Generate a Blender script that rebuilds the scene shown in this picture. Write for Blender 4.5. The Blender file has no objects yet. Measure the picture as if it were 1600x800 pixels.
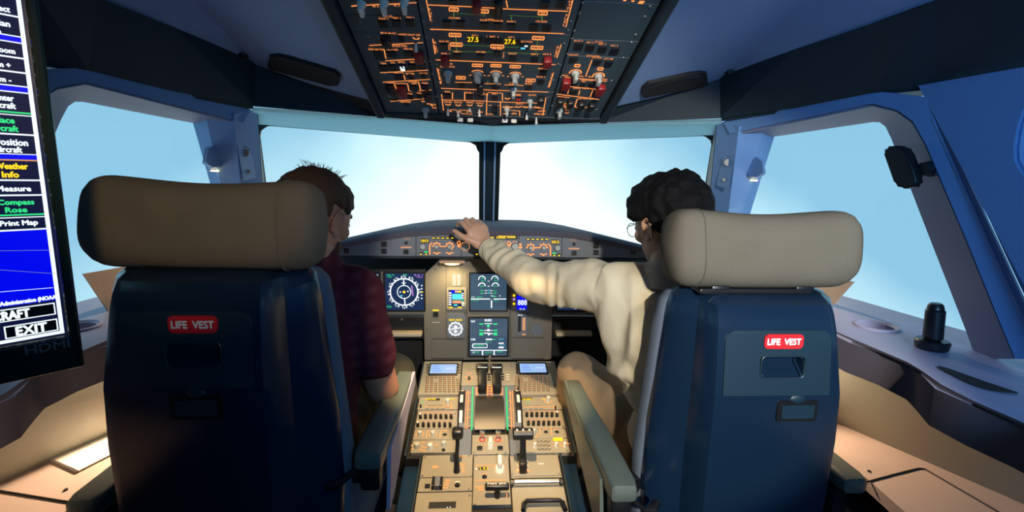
import bpy, bmesh, math, random
from mathutils import Vector, Matrix, noise
random.seed(7)
SC = bpy.context.scene
COL = SC.collection
PI = math.pi

# ------------------------------------------------------------------ camera
F = 760.0
CAM = Vector((-.03, 0, 1.3))
_yaw, _pit, _rol = math.radians(3.46), math.radians(9), math.radians(1)
FW = Vector((math.sin(_yaw)*math.cos(_pit), math.cos(_yaw)*math.cos(_pit), -math.sin(_pit)))
_r0 = Vector((math.cos(_yaw), -math.sin(_yaw), 0)); _u0 = _r0.cross(FW)
RT = _r0*math.cos(_rol) + _u0*math.sin(_rol)
UP = _u0*math.cos(_rol) - _r0*math.sin(_rol)
cam = bpy.data.cameras.new('camera'); co = bpy.data.objects.new('camera', cam); COL.objects.link(co)
cam.sensor_width = 36; cam.lens = 36*F/1600; cam.clip_start = .02
M = Matrix((RT, UP, -FW)).transposed().to_4x4(); M.translation = CAM
co.matrix_world = M
SC.camera = co
SC.view_settings.view_transform = 'Standard'; SC.view_settings.look = 'None'
SC.view_settings.gamma = 1; SC.view_settings.exposure = 0.0
SC.view_settings.use_curve_mapping = False

def ray(x, y): return FW + RT*((x-800)/F) - UP*((y-400)/F)
def A(x, y, ax, val):
    d = ray(x, y); t = (val-CAM[ax])/d[ax]; return CAM + d*t
def PX(x, y, v): return A(x, y, 0, v)
def PY(x, y, v): return A(x, y, 1, v)
def PZ(x, y, v): return A(x, y, 2, v)
def PP(x, y, o, n):
    d = ray(x, y); t = (Vector(o)-CAM).dot(n)/d.dot(n); return CAM + d*t
def PV(x, y, a, b):                     # vertical plane through plan points a, b
    n = Vector((b[1]-a[1], -(b[0]-a[0]), 0)); return PP(x, y, (a[0], a[1], 0), n)

# ------------------------------------------------------------------ world + lights
w = bpy.data.worlds.new('world'); SC.world = w; w.use_nodes = True
w.node_tree.nodes['Background'].inputs[0].default_value = (.10, .16, .3, 1)
w.node_tree.nodes['Background'].inputs[1].default_value = .02

def lamp(name, kind, loc, energy, color, target=None, size=.1, angle=60, blend=.6):
    l = bpy.data.lights.new(name, kind); l.energy = energy; l.color = color
    if kind == 'SPOT': l.spot_size = math.radians(angle); l.spot_blend = blend; l.shadow_soft_size = size
    elif kind == 'AREA': l.size = size
    else: l.shadow_soft_size = size
    o = bpy.data.objects.new(name, l); COL.objects.link(o); o.location = loc
    if target is not None:
        o.rotation_euler = (Vector(target)-Vector(loc)).to_track_quat('-Z', 'Y').to_euler()
    return o
WARM = (1, .68, .36)
L_CON = 9; L_PED = 66; L_REAR = 215; L_FILL = 5.5
lamp('pedestal_light', 'SPOT', (-.03, .96, 1.62), L_PED*1.75, (1, .66, .31), (-.02, 1.42, .5), .012, 38, .5)
lamp('aft_light', 'SPOT', (.20, -.85, 1.70), L_REAR, (1, .88, .70), (.33, 1.4, 1.0), .03, 34, .25)
lamp('aft_side_light', 'SPOT', (-.38, .05, .90), 14, (1, .70, .48), (-1.04, .95, .88), .02, 34, .35)  # added warm fill, no fixture: brightens left ledge side, duct and console
lamp('aft_light_left', 'SPOT', (.16, -.42, 1.68), 34, (1, .66, .30), (-.54, .93, 1.25), .03, 20, .8)  # added warm fill aimed at the left headrest, no fixture behind it
lamp('aft_ceiling_light', 'AREA', (.50, -.6, 1.45), L_FILL, (.20, .50, .9), (.80, 1.4, 1.25), .4).data.spread = math.radians(105)  # added blue fill behind the camera for right seat and ceiling, no fixture

# ------------------------------------------------------------------ materials
MATS = {}
def mat(name, col, rough=.6, metal=0, emis=None, es=1, noise_s=0, noise_a=.0, bump=0, bscale=200, spec=.5, sheen=0, coat=0):
    m = bpy.data.materials.new(name); m.use_nodes = True; nt = m.node_tree; b = nt.nodes['Principled BSDF']
    b.inputs['Base Color'].default_value = (*col, 1); b.inputs['Roughness'].default_value = rough
    b.inputs['Metallic'].default_value = metal; b.inputs['Specular IOR Level'].default_value = spec
    if sheen: b.inputs['Sheen Weight'].default_value = sheen
    if coat: b.inputs['Coat Weight'].default_value = coat; b.inputs['Coat Roughness'].default_value = .15
    if emis:
        b.inputs['Emission Color'].default_value = (*emis, 1); b.inputs['Emission Strength'].default_value = es
    if noise_a or bump:
        tc = nt.nodes.new('ShaderNodeTexCoord'); n = nt.nodes.new('ShaderNodeTexNoise')
        nt.links.new(tc.outputs['Object'], n.inputs['Vector'])
        n.inputs['Scale'].default_value = noise_s or bscale; n.inputs['Detail'].default_value = 3
        if noise_a:
            mx = nt.nodes.new('ShaderNodeMix'); mx.data_type = 'RGBA'
            mx.inputs[6].default_value = (*[c*(1-noise_a) for c in col], 1)
            mx.inputs[7].default_value = (*[min(1, c*(1+noise_a)) for c in col], 1)
            nt.links.new(n.outputs['Fac'], mx.inputs[0]); nt.links.new(mx.outputs[2], b.inputs['Base Color'])
        if bump:
            n2 = nt.nodes.new('ShaderNodeTexNoise'); nt.links.new(tc.outputs['Object'], n2.inputs['Vector'])
            n2.inputs['Scale'].default_value = bscale; n2.inputs['Detail'].default_value = 2
            bp = nt.nodes.new('ShaderNodeBump'); bp.inputs['Strength'].default_value = bump; bp.inputs['Distance'].default_value = .002
            nt.links.new(n2.outputs['Fac'], bp.inputs['Height']); nt.links.new(bp.outputs['Normal'], b.inputs['Normal'])
    MATS[name] = m; return m
LINING = mat('lining', (.12, .25, .52), .55, noise_s=40, noise_a=.06, bump=.15, bscale=500)
CEIL = mat('ceiling_lining', (.22, .34, .60), .6, noise_s=60, noise_a=.06, bump=.2, bscale=600)
BAND = mat('dark_trim', (.006, .018, .030), .65, bump=.1, bscale=500)
STRIP = mat('header_strip', (.62, .82, .95), .45)
_n = STRIP.node_tree; _t = _n.nodes.new('ShaderNodeBsdfTranslucent'); _t.inputs[0].default_value = (.9, 1, .98, 1); _m = _n.nodes.new('ShaderNodeMixShader'); _m.inputs[0].default_value = .95
_n.links.new(_n.nodes['Principled BSDF'].outputs[0], _m.inputs[1]); _n.links.new(_t.outputs[0], _m.inputs[2]); _n.links.new(_m.outputs[0], _n.nodes['Material Output'].inputs[0])
REVEAL = mat('window_reveal', (.20, .23, .36), .5)
RUBBER = mat('black_rubber', (.006, .012, .014), .5)
BLACK = mat('black_plastic', (.008, .009, .012), .38)
BLACKM = mat('matt_black', (.01, .01, .012), .8)
LEDGE = mat('ledge_vinyl', (.40, .39, .54), .5, noise_s=30, noise_a=.05, bump=.15, bscale=600)
LEDGE2 = mat('ledge_side', (.13, .115, .14), .6)  # shade on the ledge sides, painted in as a darker copy of the vinyl
OLIVE = mat('side_duct', (.29, .30, .245), .45)
CONS = mat('console_top', (.50, .40, .33), .5, noise_s=8, noise_a=.1, bump=.1, bscale=300)
SHELL = mat('seat_shell', (.006, .020, .048), .25, bump=.06, bscale=700, coat=.3)
SHELLP = mat('seat_panel', (.008, .030, .052), .42, bump=.1, bscale=700)
FABRIC = mat('headrest_fabric', (.15, .14, .11), .95, noise_s=300, noise_a=.12, bump=.5, bscale=900, spec=.15)
BLUEFAB = mat('cushion_fabric', (.12, .15, .2), .9, noise_s=300, noise_a=.15, bump=.4, bscale=800, spec=.2)
ARMG = mat('armrest_vinyl', (.10, .13, .12), .38, bump=.1, bscale=500)
PANEL2 = mat('instrument_panel_grey', (.15, .145, .125), .5, noise_s=40, noise_a=.05)
PANEL = mat('panel_grey', (.26, .245, .20), .5, noise_s=40, noise_a=.05, bump=.1, bscale=900)
OHP = mat('overhead_grey', (.05, .085, .11), .5, noise_s=40, noise_a=.05)
GLP = mat('glareshield_panel', (.13, .155, .20), .5)
GLTOP = mat('glareshield_pad', (.085, .085, .125), .8, noise_s=60, noise_a=.2)
SEAM = mat('seam_dark', (.004, .005, .008), .6)
KNOB = mat('grey_knob', (.42, .46, .44), .4)
WKNOB = mat('white_knob', (.7, .7, .66), .4)
STEEL = mat('bright_steel', (.6, .6, .58), .25, 1)
SCREW = mat('screw', (.25, .26, .27), .35, .6)
REDG = mat('red_guard', (.25, .01, .012), .4)
REDL = mat('red_label', (.65, .02, .03), .45)
WHT = mat('white_ink', (.85, .85, .85), .5)
ORG = mat('amber_backlight', (.2, .06, .02), .5, emis=(1, .30, .075), es=1.35)
ORGD = mat('amber_backlight_dim', (.2, .1, .05), .5, emis=(.95, .42, .2), es=.6)
YEL = mat('yellow_display', (.1, .08, 0), .5, emis=(1, .62, .01), es=1.3)
GRN = mat('green_light', (0, .1, .02), .5, emis=(.03, .75, .22), es=1)
GRND = mat('green_line', (.02, .08, .02), .5, emis=(.14, .35, .06), es=.6)
RED = mat('red_light', (.2, 0, 0), .5, emis=(1, .06, .04), es=.7)
SWHT = mat('screen_white', (.1, .1, .1), .5, emis=(.85, .95, 1), es=1.1)
SDIM = mat('screen_grey', (.1, .1, .1), .5, emis=(.35, .4, .5), es=.6)
SGRN = mat('screen_green', (0, .1, .05), .5, emis=(.03, .8, .25), es=1)
SCYA = mat('screen_cyan', (0, .1, .1), .5, emis=(.1, .7, .95), es=1)
SMAG = mat('screen_magenta', (.1, 0, .1), .5, emis=(.6, .3, .9), es=1)
SBLK = mat('screen_dark', (.003, .005, .012), .15, emis=(.012, .03, .09), es=1)
SGLS = mat('screen_slate', (.01, .02, .03), .15, emis=(.045, .085, .14), es=1)
SBLU = mat('screen_blue', (0, 0, .1), .3, emis=(0, .002, .85), es=1)
SNAV = mat('screen_navy', (0, 0, .02), .3, emis=(.004, .007, .035), es=1)
SMCD = mat('screen_mcdu', (.05, .1, .1), .3, emis=(.35, .55, .95), es=.9)
WTUBE = mat('warm_lamp', (1, .8, .5), .5, emis=(1, .72, .3), es=4)
SKIN = mat('skin', (.40, .20, .13), .5, noise_s=30, noise_a=.12, bump=.1, bscale=300)
SKIN2 = mat('skin_tan', (.50, .29, .20), .5, noise_s=30, noise_a=.12, bump=.1, bscale=300)
HAIRB = mat('brown_hair', (.085, .05, .03), .75, noise_s=140, noise_a=.5, bump=1, bscale=350, spec=.2)
HAIRK = mat('black_hair', (.004, .004, .005), .75, noise_s=140, noise_a=.4, bump=1, bscale=350, spec=.15)
SWEAT = mat('cream_sweater', (.62, .56, .42), .95, noise_s=250, noise_a=.08, bump=.5, bscale=700, spec=.1)
KHAKI = mat('khaki_trousers', (.26, .19, .125), .85, noise_s=60, noise_a=.08, bump=.2, bscale=700, spec=.2)
DKHAK = mat('dark_trousers', (.06, .055, .035), .85)
PAPER = mat('paper', (.85, .82, .72), .7)
TAN = mat('tan_card', (.55, .38, .26), .7)
BOXW = mat('white_box', (.55, .52, .55), .5)
SHOE = mat('shoe_leather', (.02, .018, .015), .35)
EYEW = mat('eye_white', (.8, .8, .8), .2)
MONB = mat('monitor_bezel', (.005, .02, .02), .25)
FLOORM = mat('floor_carpet', (.03, .033, .045), .95, noise_s=80, noise_a=.3)
WALLM = mat('aft_wall', (.05, .06, .08), .8)
# plaid shirt
PLAID = mat('maroon_shirt', (.10, .012, .022), .85, bump=.2, bscale=700, spec=.2)
nt = PLAID.node_tree; b = nt.nodes['Principled BSDF']; tc = nt.nodes.new('ShaderNodeTexCoord')
wv = []
for d in ('X', 'Z'):
    t = nt.nodes.new('ShaderNodeTexWave'); t.bands_direction = d; t.inputs['Scale'].default_value = 9; t.inputs['Distortion'].default_value = .6
    nt.links.new(tc.outputs['Object'], t.inputs['Vector']); wv.append(t)
mm = nt.nodes.new('ShaderNodeMath'); mm.operation = 'MULTIPLY'
nt.links.new(wv[0].outputs['Fac'], mm.inputs[0]); nt.links.new(wv[1].outputs['Fac'], mm.inputs[1])
mx = nt.nodes.new('ShaderNodeMix'); mx.data_type = 'RGBA'
mx.inputs[6].default_value = (.075, .012, .022, 1); mx.inputs[7].default_value = (.12, .03, .045, 1)
nt.links.new(mm.outputs[0], mx.inputs[0]); nt.links.new(mx.outputs[2], b.inputs['Base Color'])
# thin glass
GLASS = bpy.data.materials.new('thin_glass'); GLASS.use_nodes = True; nt = GLASS.node_tree; nt.nodes.clear()
o_ = nt.nodes.new('ShaderNodeOutputMaterial'); mi = nt.nodes.new('ShaderNodeMixShader'); tr = nt.nodes.new('ShaderNodeBsdfTransparent')
gl = nt.nodes.new('ShaderNodeBsdfGlossy'); gl.inputs['Roughness'].default_value = .02; mi.inputs[0].default_value = .012
tr.inputs[0].default_value = (.97, .99, .99, 1)
nt.links.new(tr.outputs[0], mi.inputs[1]); nt.links.new(gl.outputs[0], mi.inputs[2]); nt.links.new(mi.outputs[0], o_.inputs[0])
# projected sky (the simulator's visual display gives off this light)
PROJ = bpy.data.materials.new('projected_cloud'); PROJ.use_nodes = True; nt = PROJ.node_tree; nt.nodes.clear()
o_ = nt.nodes.new('ShaderNodeOutputMaterial'); em = nt.nodes.new('ShaderNodeEmission'); tc = nt.nodes.new('ShaderNodeTexCoord')
sp = nt.nodes.new('ShaderNodeSeparateXYZ'); ab = nt.nodes.new('ShaderNodeMath'); ab.operation = 'ABSOLUTE'
nz = nt.nodes.new('ShaderNodeTexNoise'); nz.inputs['Scale'].default_value = 1.3; nz.inputs['Detail'].default_value = 2
ad = nt.nodes.new('ShaderNodeMath'); ad.operation = 'MULTIPLY_ADD'; ad.inputs[1].default_value = .35
zz = nt.nodes.new('ShaderNodeMath'); zz.operation = 'MULTIPLY_ADD'; zz.inputs[1].default_value = .45
rp = nt.nodes.new('ShaderNodeValToRGB'); cr = rp.color_ramp
cr.elements[0].position = .30; cr.elements[0].color = (.90, 1.0, 1.0, 1)
cr.elements[1].position = .78; cr.elements[1].color = (.25, .51, .70, 1)
e = cr.elements.new(.55); e.color = (.52, .78, .88, 1)
SKY_STR = 1.2
em.inputs[1].default_value = SKY_STR
nt.links.new(tc.outputs['Object'], sp.inputs[0]); nt.links.new(sp.outputs[0], ab.inputs[0])
nt.links.new(tc.outputs['Object'], nz.inputs['Vector'])
sc_ = nt.nodes.new('ShaderNodeMath'); sc_.operation = 'MULTIPLY'; sc_.inputs[1].default_value = .36
nt.links.new(ab.outputs[0], sc_.inputs[0])
nt.links.new(nz.outputs['Fac'], ad.inputs[0]); nt.links.new(sc_.outputs[0], ad.inputs[2])
nt.links.new(sp.outputs[2], zz.inputs[0]); nt.links.new(ad.outputs[0], zz.inputs[2])
sb = nt.nodes.new('ShaderNodeMath'); sb.operation = 'SUBTRACT'; sb.inputs[1].default_value = .12
nt.links.new(zz.outputs[0], sb.inputs[0]); nt.links.new(sb.outputs[0], rp.inputs[0])
nt.links.new(rp.outputs[0], em.inputs[0]); nt.links.new(em.outputs[0], o_.inputs[0])

# ------------------------------------------------------------------ mesh helpers
def link(name, me, parent=None):
    o = bpy.data.objects.new(name, me); COL.objects.link(o)
    if parent is not None: o.parent = parent
    return o
def build(name, bm, m, parent=None, smooth=False, angle=35, norm=True):
    if norm: bmesh.ops.recalc_face_normals(bm, faces=bm.faces[:])
    me = bpy.data.meshes.new(name); bm.to_mesh(me); bm.free()
    for x in (m if isinstance(m, (list, tuple)) else [m]): me.materials.append(x)
    if smooth:
        me.polygons.foreach_set('use_smooth', [True]*len(me.polygons))
        if angle < 180: me.set_sharp_from_angle(angle=math.radians(angle))
    return link(name, me, parent)
def tag(o, label=None, cat=None, group=None, kind=None):
    if label: o['label'] = label
    if cat: o['category'] = cat
    if group: o['group'] = group
    if kind: o['kind'] = kind
    return o
def empty(name, label, cat, mtx=None, loc=None, group=None):
    o = bpy.data.objects.new(name, None); COL.objects.link(o); o.empty_display_size = .05
    if mtx is not None: o.matrix_world = mtx
    if loc is not None: o.location = loc
    return tag(o, label, cat, group)
def struct(name, bm, m, parent=None, **k):
    o = build(name, bm, m, parent, **k)
    if parent is None: o['kind'] = 'structure'
    return o
def box(bm, c, s, r=0, rot=None, seg=2, mi=0):
    t = bmesh.new(); bmesh.ops.create_cube(t, size=1)
    bmesh.ops.scale(t, vec=s, verts=t.verts)
    if r: bmesh.ops.bevel(t, geom=t.edges[:], offset=min(r, min(s)*.49), segments=seg, profile=.5, affect='EDGES')
    if rot is not None: bmesh.ops.transform(t, matrix=rot.to_4x4(), verts=t.verts)
    bmesh.ops.translate(t, vec=c, verts=t.verts); merge(bm, t, mi)
def merge(bm, t, mi=0):
    vs = [bm.verts.new(v.co) for v in t.verts]; t.verts.index_update()
    for f in t.faces:
        try:
            nf = bm.faces.new([vs[v.index] for v in f.verts]); nf.material_index = mi; nf.smooth = f.smooth
        except ValueError: pass
    t.free()
def quad(bm, *pts, mi=0):
    f = bm.faces.new([bm.verts.new(p) for p in pts]); f.material_index = mi; return f
def loft(bm, rows, close=False, caps=False, mi=0):
    R = [[bm.verts.new(p) for p in r] for r in rows]; n = len(R[0])
    for a, b2 in zip(R, R[1:]):
        for i in range(n if close else n-1):
            j = (i+1) % n
            try: f = bm.faces.new((a[i], a[j], b2[j], b2[i])); f.material_index = mi
            except ValueError: pass
    if caps:
        bm.faces.new(R[0][::-1]).material_index = mi; bm.faces.new(R[-1]).material_index = mi
def frame_of(d):
    d = Vector(d).normalized(); a = Vector((0, 0, 1)) if abs(d.z) < .9 else Vector((1, 0, 0))
    u = d.cross(a).normalized(); return u, d.cross(u)
def cyl(bm, p0, p1, r0, r1=None, seg=16, mi=0, bev=0):
    r1 = r0 if r1 is None else r1; p0, p1 = Vector(p0), Vector(p1); u, v = frame_of(p1-p0)
    d = (p1-p0).normalized(); L = (p1-p0).length
    st = [(0, r0), (L, r1)] if not bev else [(0, r0-bev), (bev, r0), (L-bev, r1), (L, r1-bev)]
    loft(bm, [[p0+d*t+u*(r*math.cos(2*PI*i/seg))+v*(r*math.sin(2*PI*i/seg)) for i in range(seg)] for t, r in st], True, True, mi)
def tube(bm, pts, r, seg=10, mi=0):
    pts = [Vector(p) for p in pts]; rows = []; rr = r if isinstance(r, (list, tuple)) else [r]*len(pts)
    u = None
    for i, p in enumerate(pts):
        d = (pts[min(i+1, len(pts)-1)]-pts[max(i-1, 0)]).normalized()
        if u is None: u, v = frame_of(d)
        else: u = (u-d*u.dot(d)).normalized()
        v = d.cross(u)
        rows.append([p+u*(rr[i]*math.cos(2*PI*k/seg))+v*(rr[i]*math.sin(2*PI*k/seg)) for k in range(seg)])
    loft(bm, rows, True, True, mi)
def prism(bm, pts, n, mi=0):
    """extrude polygon pts by vector n (closed solid)"""
    n = Vector(n); a = [bm.verts.new(Vector(p)) for p in pts]; b2 = [bm.verts.new(Vector(p)+n) for p in pts]
    k = len(a); bm.faces.new(a[::-1]).material_index = mi; bm.faces.new(b2).material_index = mi
    for i in range(k): bm.faces.new((a[i], a[(i+1) % k], b2[(i+1) % k], b2[i])).material_index = mi
def ell(bm, c, r, rot=None, sub=3):
    t = bmesh.new(); bmesh.ops.create_icosphere(t, subdivisions=sub, radius=1)
    bmesh.ops.scale(t, vec=r if hasattr(r, '__len__') else (r, r, r), verts=t.verts)
    if rot is not None: bmesh.ops.transform(t, matrix=rot.to_4x4(), verts=t.verts)
    bmesh.ops.translate(t, vec=Vector(c), verts=t.verts); merge(bm, t)
def sheet(bm, rows, th=.012, mi=0):
    """a lofted surface given real thickness"""
    t = bmesh.new(); loft(t, rows)
    bmesh.ops.recalc_face_normals(t, faces=t.faces[:])
    bmesh.ops.solidify(t, geom=t.faces[:], thickness=th); merge(bm, t, mi)
def rrect(w, h, r, n=4):
    out = []
    for cx, cy, a0 in ((w/2-r, h/2-r, 0), (-w/2+r, h/2-r, 90), (-w/2+r, -h/2+r, 180), (w/2-r, -h/2+r, 270)):
        for i in range(n+1):
            a = math.radians(a0+90*i/n); out.append((cx+r*math.cos(a), cy+r*math.sin(a)))
    return out
def mir(p): return Vector((-p[0], p[1], p[2]))
def S(p, s): p = Vector(p); return Vector((p.x*s, p.y, p.z))

_tc = {}
def text_geo(s):
    if s not in _tc:
        cu = bpy.data.curves.new('t', 'FONT'); cu.body = s; cu.size = 1; cu.align_x = 'CENTER'; cu.align_y = 'CENTER'; cu.resolution_u = 2
        ob = bpy.data.objects.new('t', cu); COL.objects.link(ob); bpy.context.view_layer.update()
        me = bpy.data.meshes.new_from_object(ob.evaluated_get(bpy.context.evaluated_depsgraph_get()))
        vs = [v.co.copy() for v in me.vertices]; fs = [list(p.vertices) for p in me.polygons]
        bpy.data.objects.remove(ob); bpy.data.curves.remove(cu); bpy.data.meshes.remove(me)
        xs = [v.x for v in vs] or [0]; ys = [v.y for v in vs] or [0]
        _tc[s] = (vs, fs, min(xs), max(xs), min(ys), max(ys))
    return _tc[s]
def text(bm, s, org, U, V, w=None, h=None, mi=0, align='C', bold=0):
    """org centre, U,V unit directions; fit to width w and height h"""
    vs, fs, x0, x1, y0, y1 = text_geo(s); U, V, org = Vector(U), Vector(V), Vector(org)
    sy = h/max(y1-y0, .01) if h else w/(x1-x0); sx = w/(x1-x0) if w else sy
    cx = (x0+x1)/2 if align == 'C' else (x1 if align == 'R' else x0); cy = (y0+y1)/2
    offs = [(0, 0)] if not bold else [(-bold, 0), (bold, 0), (0, bold), (0, -bold)]
    nn = U.cross(V)
    for k, (ox, oy) in enumerate(offs):
        q = [bm.verts.new(org+U*((v.x-cx)*sx+ox)+V*((v.y-cy)*sy+oy)+nn*(k*.00008)) for v in vs]
        for f in fs:
            try: bm.faces.new([q[i] for i in f]).material_index = mi
            except ValueError: pass

class Plane:
    """a real flat panel in the cockpit; its own axes u (right), v (up the panel), n (out of the face)"""
    def __init__(s, o, v, u=(1, 0, 0)):
        s.o = Vector(o); s.u = Vector(u).normalized(); v = Vector(v); s.v = (v-s.u*v.dot(s.u)).normalized(); s.n = s.u.cross(s.v)
        s.M = Matrix((s.u, s.v, s.n)).transposed().to_4x4(); s.M.translation = s.o
    def uv(s, x, y):
        p = PP(x, y, s.o, s.n)-s.o; return p.dot(s.u), p.dot(s.v)
    def rect(s, x, y, w_, h_):
        a = s.uv(x-w_/2, y); b2 = s.uv(x+w_/2, y); c = s.uv(x, y-h_/2); d = s.uv(x, y+h_/2); e = s.uv(x, y)
        return e[0], e[1], abs(b2[0]-a[0]), abs(c[1]-d[1])
class Pan:
    """collects markings of a panel in its own coordinates"""
    def __init__(s, pl, parent): s.pl = pl; s.root = parent; s.layers = {}
    def L(s, m): return s.layers.setdefault(m.name, (bmesh.new(), m))[0]
    def line(s, x0, y0, x1, y1, m, wpx=2.0, z=.0012):
        if s.pl is OH: wpx *= .78
        a = Vector((*s.pl.uv(x0, y0), z)); b2 = Vector((*s.pl.uv(x1, y1), z)); d = (b2-a)
        if d.length < 1e-6: return
        n = Vector((-d.y, d.x, 0)).normalized()*(wpx*s.mpp(x0, y0)/2); bm = s.L(m)
        quad(bm, a-n, b2-n, b2+n, a+n)
    def mpp(s, x, y):
        a = s.pl.uv(x-2, y); b2 = s.pl.uv(x+2, y); return (Vector(a)-Vector(b2)).length/4
    def rect(s, x, y, w_, h_, m, z=.0012):
        u, v, a, b2 = s.pl.rect(x, y, w_, h_); bm = s.L(m)
        quad(bm, (u-a/2, v-b2/2, z), (u+a/2, v-b2/2, z), (u+a/2, v+b2/2, z), (u-a/2, v+b2/2, z))
    def frame(s, x, y, w_, h_, m, t=1.3, z=.0012):
        for dx, dy, ww, hh in ((0, -h_/2, w_, t), (0, h_/2, w_, t), (-w_/2, 0, t, h_), (w_/2, 0, t, h_)): s.rect(x+dx, y+dy, ww, hh, m, z)
    def arc(s, x, y, r, a0, a1, m, wpx=1.6, n=14, z=.0012):
        u, v = s.pl.uv(x, y); k = s.mpp(x, y); R0 = (r-wpx/2)*k; R1 = (r+wpx/2)*k; bm = s.L(m)
        A_ = [math.radians(a0+(a1-a0)*i/n) for i in range(n+1)]
        loft(bm, [[(u+q*math.cos(t), v+q*math.sin(t), z) for t in A_] for q in (R0, R1)])
    def disc(s, x, y, r, m, z=.0012, n=16):
        u, v = s.pl.uv(x, y); k = s.mpp(x, y)*r
        quad(s.L(m), *[(u+k*math.cos(2*PI*i/n), v+k*math.sin(2*PI*i/n), z) for i in range(n)])
    def text(s, t, x, y, w_, h_, m, z=.0014, vert=False, bold=0):
        u, v, a, b2 = s.pl.rect(x, y, w_, h_)
        if vert:
            st = b2/len(t)
            for i, ch in enumerate(t):
                if ch != ' ': text(s.L(m), ch, (u, v+b2/2-st*(i+.5), z), (1, 0, 0), (0, 1, 0), h=st*.72)
        else: text(s.L(m), t, (u, v, z), (1, 0, 0), (0, 1, 0), a, b2, bold=bold)
    def flush(s, name='legend', names={}):
        for k, (bm, m) in s.layers.items():
            build(names.get(k, k+'_'+name), bm, m, s.root, norm=False)
        s.layers = {}

# ================================================================== OUTSIDE SCREEN
bm = bmesh.new(); rows = []
for i in range(25):
    el = math.radians(-48+96*i/24)
    rows.append([(3.0*math.cos(el)*math.sin(math.radians(a)), 3.0*math.cos(el)*math.cos(math.radians(a)), 3.0*math.sin(el)) for a in range(-132, 133, 6)])
loft(bm, rows)
o = build('projection_screen', bm, PROJ, smooth=True, angle=180, norm=False); o.location = (0, .7, 1.15)
tag(o, 'curved wraparound projection screen glowing white and pale blue beyond all the cockpit windows', 'screen')

# ================================================================== SHELL (mirror-symmetric, traced on the right)
LA, LB = (.735, 1.53), (.90, 1.0)          # plan line of the inner lining
GA, GB = (.86, 1.50), (.975, .93)          # plan line of the side glass
def ll(x, y): return PV(x, y, LA, LB)
def gg(x, y): return PV(x, y, GA, GB)
band_lo = [Vector((0, 1.85, 1.503)), Vector((.36, 1.69, 1.503)), Vector((.715, 1.53, 1.500)), ll(1250, 167), ll(1365, 143), ll(1455, 130)+Vector((.02, 0, 0)), Vector((1.0, .70, 1.54)), Vector((1.05, .2, 1.56)), Vector((1.05, -1.0, 1.6))]
band_hi = [Vector((0, 1.66, 1.53)), Vector((.36, 1.62, 1.555)), Vector((.72, 1.557, 1.632)), PZ(1250, 76, 1.64), PZ(1360, 38, 1.65), PZ(1470, -2, 1.655), Vector((.90, .60, 1.67)), Vector((.93, .2, 1.69)), Vector((.95, -1.0, 1.75))]
names = {1: 'right', -1: 'left'}
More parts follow.
